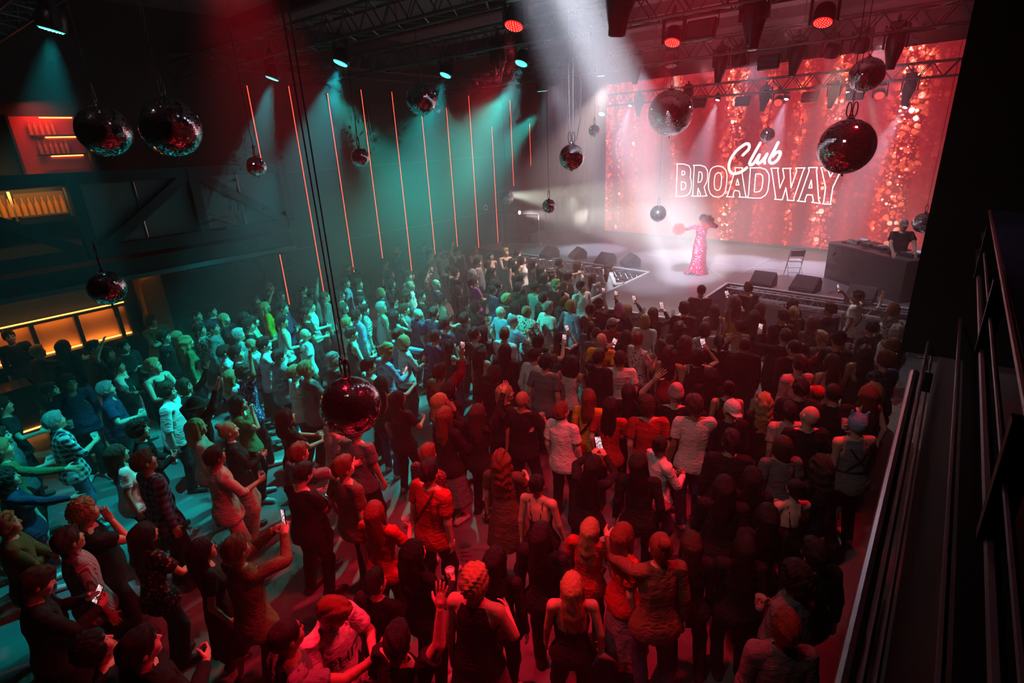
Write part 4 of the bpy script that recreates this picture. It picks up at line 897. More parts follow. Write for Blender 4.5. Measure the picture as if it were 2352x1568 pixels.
def make_pose(code,rng,look_yaw=0.,look_pitch=.10,lean=0.,held=None):
    p=Pose(); sway=rng.normal(0,.02); hipdrop=abs(rng.normal(0,.006))+.004
    Rp=roty(rng.normal(0,.03))@rotz(rng.normal(0,.06)); pel=np.array([sway,0,-hipdrop]); PC=np.array([0,0,.98])
    p.set('pelvis',Rp,PC,PC+pel)
    Rc=Rp@rotx(-(lean+rng.normal(.0,.03)))@rotz(rng.normal(0,.07)+.25*look_yaw)@roty(rng.normal(0,.03)); C0=np.array([0,0,1.06]); p.set('chest',Rc,C0,p.pt('pelvis',C0))
    hy=.75*look_yaw; Rn=Rc@rotz(hy*.4)@rotx(look_pitch*.4); N0=np.array([0,-.02,1.47]); p.set('neck',Rn,N0,p.pt('chest',N0))
    Rh=Rn@rotz(hy*.6)@rotx(look_pitch*.6)@roty(rng.normal(0,.05)); H0=np.array([0,-.005,1.55]); p.set('head',Rh*1.07,H0,p.pt('neck',H0))
    for s,S in ((1,'R'),(-1,'L')):
        foot=np.array([s*(.115+rng.normal(0,.02)),rng.normal(0,.05),.085]); h=p.pt('pelvis',mir(HIP,s)); yaw=-s*abs(rng.normal(.15,.1)); fw=rotz(yaw)
        kneeP=fw@np.array([s*.12,1,0]); K,A=ik(h,foot,LT+.005,LS+.005,kneeP)
        b=np.array([0,1.,0]); R=frame(K-h,b if (K-h)[2]<0 else b)@frame(mir(KN,s)-mir(HIP,s),b).T; p.set('thigh'+S,R,mir(HIP,s),h)
        R2=frame(A-K,fw@b)@frame(mir(AN,s)-mir(KN,s),b).T; p.set('shin'+S,R2,mir(KN,s),K); p.set('foot'+S,fw,mir(AN,s),A)
    # arm targets in chest space: (x outward, y forward, z) , thumb dir, pole, hand kind
    j=lambda a: rng.normal(0,a)
    down=lambda: ((.24+j(.015),.03+j(.04),.90+j(.02)),(0,1,.1),(.35,-1,-.1),'relax')
    drink=lambda: ((.15+j(.03),.30+j(.03),1.20+j(.04)),(.1,-.15,1),(.7,-.25,-1),'grip')
    bothf=lambda: ((.09+j(.02),.31+j(.03),1.17+j(.04)),(.1,-.1,1),(.8,-.2,-1),'grip')
    T={'d':(down,down),'r':(drink,down),'l':(down,drink),'b':(bothf,bothf)}
    fold=lambda: ((-.085,.205,1.165+j(.01)),(0,.2,1),(.9,-.1,-.8),'relax'); fold2=lambda: ((-.07,.24,1.205),(0,.2,1),(.9,.0,-.9),'relax')
    T['f']=(fold,fold2)
    T['hr']=(lambda:((.055,.165,1.50),(-.6,-.5,.6),(.8,.1,-1),'relax'),down); T['hd']=(lambda:((.12,.13,1.62),(-1,-.5,.3),(1,.3,-.6),'open'),)*2
    T['ur']=(lambda:((.26+j(.05),.14+j(.06),1.92+j(.04)),(-1,-.2,.2),(1,.1,-.2),'open'),down); T['ul']=(down,T['ur'][0])
    T['pr']=(lambda:((.16+j(.05),.33+j(.05),1.66+j(.05)),(-1,.0,.25),(1,.0,-.9),'grip'),down); T['pl']=(down,T['pr'][0])
    T['pb']=(lambda:((.075,.40,1.58),(-1,.1,.5),(1,-.1,-.8),'grip'),)*2
    T['c']=(lambda:((.05,.30,1.36),(-.1,-.5,1),(1,0,-.8),'open'),)*2
    T['wr']=(lambda:((.26+j(.04),.50,1.34+j(.05)),(-.4,0,1),(.8,-.2,-.8),'relax'),down); T['wl']=(down,T['wr'][0])
    if code=='perf': T['perf']=(lambda:((.66,.16,1.43),(0,1,.4),(.2,-.6,-1),'relax'),lambda:((.17,.16,1.60),(-1,-.4,.3),(1,.2,-.6),'relax'))
    if code=='dj': T['dj']=(lambda:((.22,.40,1.10),(-.9,.3,.3),(1,-.3,-.2),'relax'),lambda:((.20,.42,1.10),(-.9,.3,.3),(1,-.3,-.2),'relax'))
    fns=T[code]; p.hands=[]; p.grip={}
    for s,S,fn in ((1,'R',fns[0]),(-1,'L',fns[1])):
        tg,th,pole,hk=fn(); m=lambda v:np.array([v[0]*s,v[1],v[2]]); R0=Rc
        TW=p.pt('chest',m(tg)); S0=p.pt('chest',mir(SH,s)); 
        if tg[2]>1.55: S0=S0+np.array([0,0,.025])
        E,Wp=ik(S0,TW,L1,L2,R0@m(pole)); a1=nrm(E-S0); a2=nrm(Wp-E); b1=a2-a1*(a1@a2)
        if np.linalg.norm(b1)<.12: b1=R0@np.array([0,1.,.0])
        r0=frame(mir(ARM,s),(0,1,0)); Ru=frame(a1,b1)@r0.T; p.set('upper'+S,Ru,mir(SH,s),S0)
        Rf=frame(a2,R0@m(th))@r0.T; p.set('fore'+S,Rf,mir(EL,s),E); p.hands.append(hk)
        hf=Rf@hframe(s); p.grip[S]=(Wp+hf[:,0]*.088+hf[:,2]*.040,hf)
    return p
# ---- colours
SKIN=[(.62,.38,.28),(.68,.44,.33),(.52,.31,.21),(.34,.19,.12),(.74,.52,.41)]
HAIRC={'k':(.012,.010,.010),'n':(.060,.032,.018),'y':(.46,.30,.13),'g':(.34,.34,.34),'r':(.20,.045,.018),'p':(.62,.25,.45)}
CLOTH={'k':(.016,.016,.018),'w':(.74,.74,.72),'n':(.020,.032,.085),'g':(.17,.17,.18),'b':(.24,.40,.60),'r':(.42,.022,.022),'y':(.66,.36,.02),'o':(.13,.15,.06),'p':(.62,.36,.36),'u':(.38,.06,.34),'t':(.15,.085,.055),'be':(.50,.42,.34)}
M_feat=mat('face_feature_dark',(.02,.015,.012),.5); M_lip=mat('lips',(.45,.14,.13),.4); M_eye=mat('eye_white',(.7,.68,.66),.25)
def skin_mat(i): return mat('skin_%d'%i,SKIN[i],.48,spec=.35,bscale=35)
def hair_mat(c):
    n='hair_'+c
    if n in MATS: return MATS[n]
    m=mat(n,HAIRC[c],.42); nt=m.node_tree; b=nt.nodes['Principled BSDF']; tc=N(nt,'ShaderNodeTexCoord'); mp=N(nt,'ShaderNodeMapping'); mp.inputs['Scale'].default_value=(1,1,.12); nt.links.new(tc.outputs['Object'],mp.inputs[0]); nz=N(nt,'ShaderNodeTexNoise',Scale=150.,Detail=3.); nt.links.new(mp.outputs[0],nz.inputs['Vector']); bp=N(nt,'ShaderNodeBump',Strength=.9,Distance=.015); nt.links.new(nz.outputs['Fac'],bp.inputs['Height']); nt.links.new(bp.outputs[0],b.inputs['Normal']); return m
def folds(nt,b):
    tc=N(nt,'ShaderNodeTexCoord'); mp=N(nt,'ShaderNodeMapping'); mp.inputs['Scale'].default_value=(1,1,1.7); mp.inputs['Rotation'].default_value=(.3,.5,0); nt.links.new(tc.outputs['Object'],mp.inputs[0]); nz=N(nt,'ShaderNodeTexNoise',Scale=9.,Detail=2.5,Distortion=1.3); nt.links.new(mp.outputs[0],nz.inputs['Vector']); bp=N(nt,'ShaderNodeBump',Strength=.6,Distance=.03); nt.links.new(nz.outputs['Fac'],bp.inputs['Height']); nt.links.new(bp.outputs[0],b.inputs['Normal'])
def cloth_mat(c):
    n='cloth_'+c
    if n not in MATS:
        m=mat(n,CLOTH[c],.85,spec=.25); nt=m.node_tree; b=nt.nodes['Principled BSDF']; folds(nt,b) 
    return MATS[n]
def pattern(code):
    n='pattern_'+code
    if n in MATS: return MATS[n]
    m=mat(n,(.5,.5,.5),.85,spec=.25); nt=m.node_tree; b=nt.nodes['Principled BSDF']; L=nt.links.new; tc=N(nt,'ShaderNodeTexCoord'); sp=N(nt,'ShaderNodeSeparateXYZ'); L(tc.outputs['Object'],sp.inputs[0])
    def bands(o,fr,duty):
        return math_node(nt,'GREATER_THAN',math_node(nt,'FRACT',math_node(nt,'MULTIPLY',o,fr)),duty)
    def mix3(c0,c1,f):
        x=N(nt,'ShaderNodeMix',data_type='RGBA'); (L(f,x.inputs['Factor'])); x.inputs['A'].default_value=(*c0,1); x.inputs['B'].default_value=(*c1,1); return x.outputs['Result']
    if code in 'pd':
        f=math_node(nt,'MULTIPLY',math_node(nt,'ADD',bands(sp.outputs[0],11.,.5),bands(sp.outputs[2],11.,.5)),.5); cr=N(nt,'ShaderNodeValToRGB'); L(f,cr.inputs[0]); e=cr.color_ramp.elements; e[0].color=(*((.01,.015,.03) if code=='p' else (.01,.012,.02)),1); e[1].color=(*((.62,.68,.72) if code=='p' else (.10,.13,.24)),1); r=cr.outputs[0]
    elif code=='r': r=mix3((.50,.46,.48),(.22,.10,.13),bands(sp.outputs[0],44.,.55))
    elif code=='s': r=mix3((.10,.01,.02),(.75,.30,.35),math_node(nt,'LESS_THAN',_vor(nt,tc,55.),.30))
    elif code in 'fbawl':
        c0,c1,sc,th={'f':((.012,.012,.014),(.45,.10,.09),26.,.34),'b':((.02,.03,.10),(.25,.38,.60),22.,.40),'a':((.07,.07,.07),(.60,.60,.56),30.,.42),'w':((.62,.62,.60),(.05,.05,.06),20.,.34),'l':((.62,.58,.56),(.03,.025,.025),26.,.34)}[code]
        nz=N(nt,'ShaderNodeTexNoise',Scale=sc*.5,Detail=2.); L(tc.outputs['Object'],nz.inputs['Vector']); v=_vor(nt,tc,sc); f=math_node(nt,'LESS_THAN',math_node(nt,'ADD',v,math_node(nt,'MULTIPLY',math_node(nt,'SUBTRACT',nz.outputs['Fac'],.5),.6)),th); r=mix3(c0,c1,f)
    L(r,b.inputs['Base Color']); folds(nt,b); return m
def _vor(nt,tc,sc): v=N(nt,'ShaderNodeTexVoronoi',Scale=sc); nt.links.new(tc.outputs['Object'],v.inputs['Vector']); return v.outputs['Distance']
TOPS={'T':'tee','L':'long','H':'hoodie','C':'rolled','K':'tank','X':'strap','D':'dress','O':'off','V':'tee','J':'polo','M':'tee','Q':'rolled'}
M_glasses=mat('glasses_frame',(.015,.015,.015),.3); M_strapb=mat('bag_strap_black',(.012,.012,.012),.6)
M_shoek=mat('shoe_black',(.02,.02,.02),.45); M_shoew=mat('shoe_white',(.62,.62,.60),.5)
M_cup=mat('clear_plastic',(.85,.88,.88),.12,trans=.0,alpha=.42); M_beer=mat('beer_gold',(.55,.36,.03),.15); M_foam=mat('beer_foam',(.8,.78,.7),.7); M_can=mat('can_metal',(.62,.62,.64),.3,.9)
M_phone=mat('phone_black',(.012,.012,.014),.25)
def screen_mat():
    m=bpy.data.materials.new('phone_image'); m.use_nodes=True; nt=m.node_tree; nt.nodes.clear(); tc=N(nt,'ShaderNodeTexCoord'); sp=N(nt,'ShaderNodeSeparateXYZ'); nt.links.new(tc.outputs['Object'],sp.inputs[0]); nz=N(nt,'ShaderNodeTexNoise',Scale=60.); nt.links.new(tc.outputs['Object'],nz.inputs['Vector']); cr=N(nt,'ShaderNodeValToRGB'); e=cr.color_ramp.elements; e[0].position=.4; e[0].color=(.25,.06,.10,1); e[1].position=.6; e[1].color=(1,.72,.75,1); nt.links.new(nz.outputs['Fac'],cr.inputs[0]); em=N(nt,'ShaderNodeEmission',Strength=1.15); nt.links.new(cr.outputs[0],em.inputs['Color']); o=N(nt,'ShaderNodeOutputMaterial'); nt.links.new(em.outputs[0],o.inputs['Surface']); return m
M_pscreen=screen_mat()
def text_mesh(name,body,size,mat_,mapf,parent):
    c=bpy.data.curves.new(name,'FONT'); c.body=body; c.size=size; c.align_x='CENTER'; c.space_line=1.1; c.resolution_u=3
    o=bpy.data.objects.new(name,c); COL.objects.link(o); dg=bpy.context.evaluated_depsgraph_get(); me=bpy.data.meshes.new_from_object(o.evaluated_get(dg)); bpy.data.objects.remove(o)
    co=np.zeros(len(me.vertices)*3,np.float32); me.vertices.foreach_get('co',co); co=co.reshape(-1,3)
    n=mapf(co); me.vertices.foreach_set('co',np.asarray(n,np.float32).ravel()); me.update(); me.materials.clear(); me.materials.append(mat_); me.name=name
    return link(bpy.data.objects.new(name,me),parent)
# ---- hand-held things
def cup(loc,full,label,k=1.):
    r=empty('plastic_cup',loc); r.scale=(1/.86,)*3; tag(r,label,'cup','clear plastic cups in the crowd'); 
    MB().lathe([(.033*k,-.055*k),(.044*k,.06*k),(.0455*k,.062*k),(.042*k,.058*k),(.0315*k,-.052*k)],n=14,closed=False).add([(.033*k*math.cos(a),.033*k*math.sin(a),-.055*k) for a in np.linspace(0,2*PI,15)[:-1]],[tuple(range(13,-1,-1))]).build('cup_wall',M_cup,r,True)
    if full: MB().lathe([(.0325*k,-.053*k),(.0405*k,.022*k),(.001,.023*k)],n=14).build('beer',M_beer,r,True); MB().lathe([(.0405*k,.022*k),(.042*k,.038*k),(.001,.04*k)],n=14).build('foam',M_foam,r,True)
    else: MB().lathe([(.0325*k,-.053*k),(.037*k,-.012*k),(.001,-.011*k)],n=14).build('drink',mat('pale_drink',(.55,.40,.32),.15),r,True)
HK=1/.86
def can(loc,label):
    r=empty('drink_can',loc); r.scale=(HK,)*3; tag(r,label,'can','drink cans in the crowd'); MB().lathe([(.026,-.062),(.033,-.055),(.033,.05),(.027,.06)],n=14).build('body',M_can,r,True); MB().lathe([(.001,.061),(.024,.061),(.026,.063)],n=14,closed=False).build('lid',M_alu,r)
def phone(loc,R,label):
    r=empty('smartphone',loc); r.scale=(HK,)*3; r.rotation_mode='QUATERNION'; r.rotation_quaternion=Matrix(R.tolist()).to_quaternion(); tag(r,label,'phone','phones held up by the crowd')
    MB().box((0,0,0),(.078,.010,.158),bev=.004).build('case',M_phone,r); MB().box((0,-.0056,.004),(.068,.001,.142)).build('screen',M_pscreen,r)
    MB().box((.02,.0055,.055),(.024,.003,.03)).build('camera_bump',M_phone,r)
PERF=np.array((-6.1,17.2))
def person(x,y,headz,hair,top,bot,code,face,held,label,flags,seed,z0=0.,stand=None,extra=None):
    rng=np.random.default_rng(seed); dist=math.hypot(x,y); lod=0 if dist<9.5 else 1
    hs,hc=hair[0],hair[1]; fem=hs in 'lwonpa'
    kind='f' if fem else ('h' if rng.random()<.16 else 'm')
    if 'F' in flags: kind='f'
    sc=headz/1.625
    tgt=PERF if abs(PERF[1]-y)>.5 else PERF+np.array((0,1.))
    th=math.atan2(tgt[1]-y,tgt[0]-x)-PI/2+math.radians(face)+rng.normal(0,.08)
    if stand is not None: th=stand
    ly=-math.radians(face)*.55+rng.normal(0,.15); ly=max(-.7,min(.7,ly)); lp=.13 if dist>7 else .10
    if code=='b' and held=='P': lp=-.35
    if 'x' not in flags and label.find('looking down')>=0: lp=-.5
    if label.find('looking up')>=0: lp=.45
    lean=.04
    pose=make_pose(code,rng,ly,lp,lean,held); hd=tuple(pose.hands)
    V,Q,W,F=body_template(kind,lod,hd); Vp=pose.apply(V,W)*sc
    si=int(rng.choice(len(SKIN),p=[.34,.26,.16,.10,.14])); 
    ob=quad_obj('person',Vp,Q,[skin_mat(si),M_feat if hc not in 'yg' else mat('brow_'+hc,HAIRC[hc],.6),M_lip,M_eye]); ob.location=(x,y,z0); ob.rotation_euler=(0,0,th)
    fm=F[Q].max(1); mi=np.where(fm==1,3,np.where((fm==2)|(fm==3),1,np.where(fm==4,2,0))); ob.data.polygons.foreach_set('material_index',mi.astype(np.int32))
    tag(ob,label,'person','people in the standing crowd' if z0==0 else None)
    def wear(name,tpl,m): V,Q,W=tpl; return quad_obj(name,pose.apply(V,W)*sc,Q,m,ob)
    # hair and hats
    hats={'t':'capback' if 'backwards' in label else ('beanie' if 'beanie' in label else 'cap'),'h':'hat','e':'ears'}
    if hs in hats:
        wear('hair',hair_template('z' if hs!='h' else 'p',lod),hair_mat('n')); wear('hat' if hs!='t' else ('beanie' if hats[hs]=='beanie' else 'cap'),hair_template(hats[hs],lod),cloth_mat({'b':'b','n':'t'}.get(hc,hc)))
    elif hs!='b': wear('hair',hair_template(hs,lod),hair_mat(hc))
    if hs=='b' and hc=='r': wear('beanie',hair_template('beanie',lod),cloth_mat('p'))
    # clothes
    t,tcol=top[0],top[1:]
    if t=='Q': m=pattern(tcol); typ='tee' if tcol in 'fbl' else ('long' if tcol in 'ad' else 'rolled')
    elif tcol=='s': m=pattern('s'); typ='long'
    else: m=cloth_mat({'b':'be'}.get(tcol,tcol) if t=='C' and 'beige' in label else ('be' if tcol=='b' and 'beige' in label else tcol)); typ=TOPS[t]
    if t=='T' and 'collar' in label or 'polo' in label and t in 'TC': typ='polo'
    top_tpl=cloth_template(kind,typ,lod); shirt=wear('dress' if typ=='dress' else ('jacket' if typ=='hoodie' else ('top' if typ in('strap','tank','off') else 'shirt')),top_tpl,m)
    if t=='V': wear('vest',cloth_template(kind,'vest',lod),cloth_mat('k'))
    bm={'K':cloth_mat('k'),'J':mat('denim',(.045,.075,.16),.85,bump=.3,bscale=45),'B':cloth_mat('be'),'S':cloth_mat('g')}[bot]
    if typ!='dress':
        if bot=='S': wear('skirt',cloth_template(kind,'skirt',lod),bm)
        else: wear('trousers',cloth_template(kind,'wide' if bot=='B' and 'wide' in label else 'trousers',lod),bm)
    sm=M_shoew if rng.random()<.4 else M_shoek
    for s in (1,-1):
        k=('shoe',s,lod)
        if k not in _T:
            Vs,Qs=grid_mesh(lambda P:shoe_sdf(P,s),ax(s*.11-.07,s*.11+.07,(.014,.02)[lod]),ax(-.12,.22,(.014,.02)[lod]),ax(-.02,.15,(.014,.02)[lod])); Ws=np.zeros((len(Vs),len(BN))); Ws[:,BI['foot'+('R' if s>0 else 'L')]]=1; _T[k]=(Vs,Qs,Ws)
        wear('shoe',_T[k],sm)
    Rh,thh=pose.M['head']  # head slightly enlarged with the hair
    def hp(v): return (np.asarray(v)@Rh.T+thh)*sc
    if 'g' in flags:
        g=MB()
        for s in (-1,1):
            g.tube(list(hp([(s*.031+.021*math.cos(a),.106-.004*abs(math.cos(a)),1.648+.017*math.sin(a)) for a in np.linspace(0,2*PI,13)])),.0022,4,False); g.tube(list(hp([(s*.052,.102,1.652),(s*.079,.06,1.652),(s*.083,-.01,1.645)])),.0022,4)
        g.tube(list(hp([(-.010,.110,1.652),(.010,.110,1.652)])),.0022,4); g.build('glasses',M_glasses,ob)
    if 'sunglasses' in label:
        g=MB()
        for s in (-1,1): g.lathe([(.001,.004),(.026,.0),(.001,-.004)],c=hp((s*.034,.075,1.755)),n=12,R=Rh@rotx(-1.0))
        g.tube(list(hp([(-.07,.0,1.735),(-.055,.07,1.75),(.055,.07,1.75),(.07,.0,1.735)])),.004,5); g.build('sunglasses',M_glasses,ob)
    Rc,tc_=pose.M['chest']
    def cp(v): return (np.asarray(v)@Rc.T+tc_)*sc
    if 'strap' in label and 'strap top' not in label and 'straps' not in label:
        a,b=prof(kind,np.array([1.05,1.2,1.35]),.034); pts=[(-.15,-b[0]*.55,1.06),(-.04,-b[1]-.006,1.20),(.06,-b[2]-.006,1.36),(.085,-.01,1.500),(.06,b[2]+.012,1.36),(-.04,b[1]+.016+(.03 if kind=='f' else 0),1.20),(-.15,b[0]*.6,1.06)]
        g=MB(); P=[np.array(q) for q in catmull(pts,4)]
        for i in range(len(P)-1):
            d=nrm(P[i+1]-P[i]); o=np.array([P[i][0],P[i][1],0]); nn=nrm(np.array([P[i][0]*.3,P[i][1],.12 if abs(P[i][1])<.06 else 0])); w=np.cross(d,nn)*.016
            q=[P[i]-w,P[i]+w,P[i+1]+w,P[i+1]-w]; g.add([*cp(q),*cp([v+nn*.004 for v in q])],[(0,1,2,3),(7,6,5,4),(0,4,5,1),(1,5,6,2),(2,6,7,3),(3,7,4,0)])
        g.build('bag_strap',M_strapb,ob)
    if 'harness' in label:
        a,b=prof(kind,np.array([1.1,1.25,1.38]),.030); g=MB()
        for s in (-1,1): g.tube(list(cp(catmull([(s*.13,-b[0]*.75,1.10),(0,-b[1]-.004,1.26),(-s*.09,-b[2]*.9,1.40)],4))),.012,5)
        g.tube(list(cp([( a[0]*math.cos(t),b[0]*math.sin(t),1.10) for t in np.linspace(0,2*PI,18)])),.012,5,False); g.build('harness',M_strapb,ob)
    if extra: extra(ob,pose,sc,kind,cp,hp,wear)
    if t in 'MJ' or 'printed t-shirt' in label or 'round print' in label or 'by the runway' in label and hs=='t':
        back=t=='M' or 'on the back' in label or 'by the runway' in label
        txt={'M':'AUNDCHEN\nSCHWART\nWARPOLI\nWAX','J':'PHIZ'}.get(t) or ('LEO' if 'printed' in label else ('ATIC.' if 'runway' in label else 'O')); size=.05 if t=='M' else (.15 if t=='J' else (.2 if txt=='O' else .06)); zt=1.36 if t=='M' else (1.20 if t=='J' else 1.22)
        def mp(c,back=back,zt=zt):
            z=zt+c[:,1]; a,b=prof(kind,z,.0); inf=.030+(.02 if kind=='h' and not back else 0); a=a+inf; b=b+inf+.018*sst(-z,-1.15,-.86); x=c[:,0] if back else -c[:,0]; yv=b*np.sqrt(np.clip(1-(x/a)**2,.05,1)); y=-yv-.006 if back else yv+.006+(.03 if kind=='h' else .004)
            return cp(np.column_stack([x,y,z]))
        text_mesh('lettering',txt,size,mat('print_dark',(.02,.02,.03),.6) if t in 'MJ' else mat('print_pale',(.4,.4,.4),.6),mp,ob)
    # held things stay top-level
    Rz=rotz(th); wpos=lambda v: Rz@(np.asarray(v)*sc)+np.array([x,y,z0])
    S='L' if code in('l','ul','pl','wl') else 'R'
    if held!='-':
        c,hf=pose.grip[S]; short=label.replace('person in ','')
        c2=wpos(c); short=short.split(' behind the person')[0]; short=' '.join(short.split()[:10])
        if held=='P':
            if code in('pb','b'): c2=(wpos(pose.grip['R'][0])+wpos(pose.grip['L'][0]))/2+np.array([0,0,.05]); 
            up=Rz@(hf[:,0]*.6+np.array([0,0,.8])) if code!='b' else Rz@np.array([0,.6,.8]); up=nrm(up); fw=Rz@np.array([0,1.,0]); fw=nrm(fw-up*(fw@up)); R=np.column_stack([np.cross(fw,up),fw,up])
            if code!='b': c2=c2+up*.05
            phone(c2,R,('phone of the person in '+short)[:120])
        else:
            c2=c2+np.array([0,0,.012])
            if held=='C': can(c2,'metal can of the person in '+short)
            else: cup(c2,held=='B',('beer cup of the person in ' if held=='B' else 'clear cup of the person in ')+short)
            if held=='B' and 'two beers' in label: c3=wpos(pose.grip['L'][0])+np.array([0,0,.012]); cup(c3,True,'second beer cup of the person in '+' '.join(short.split()[:9]))
    return ob
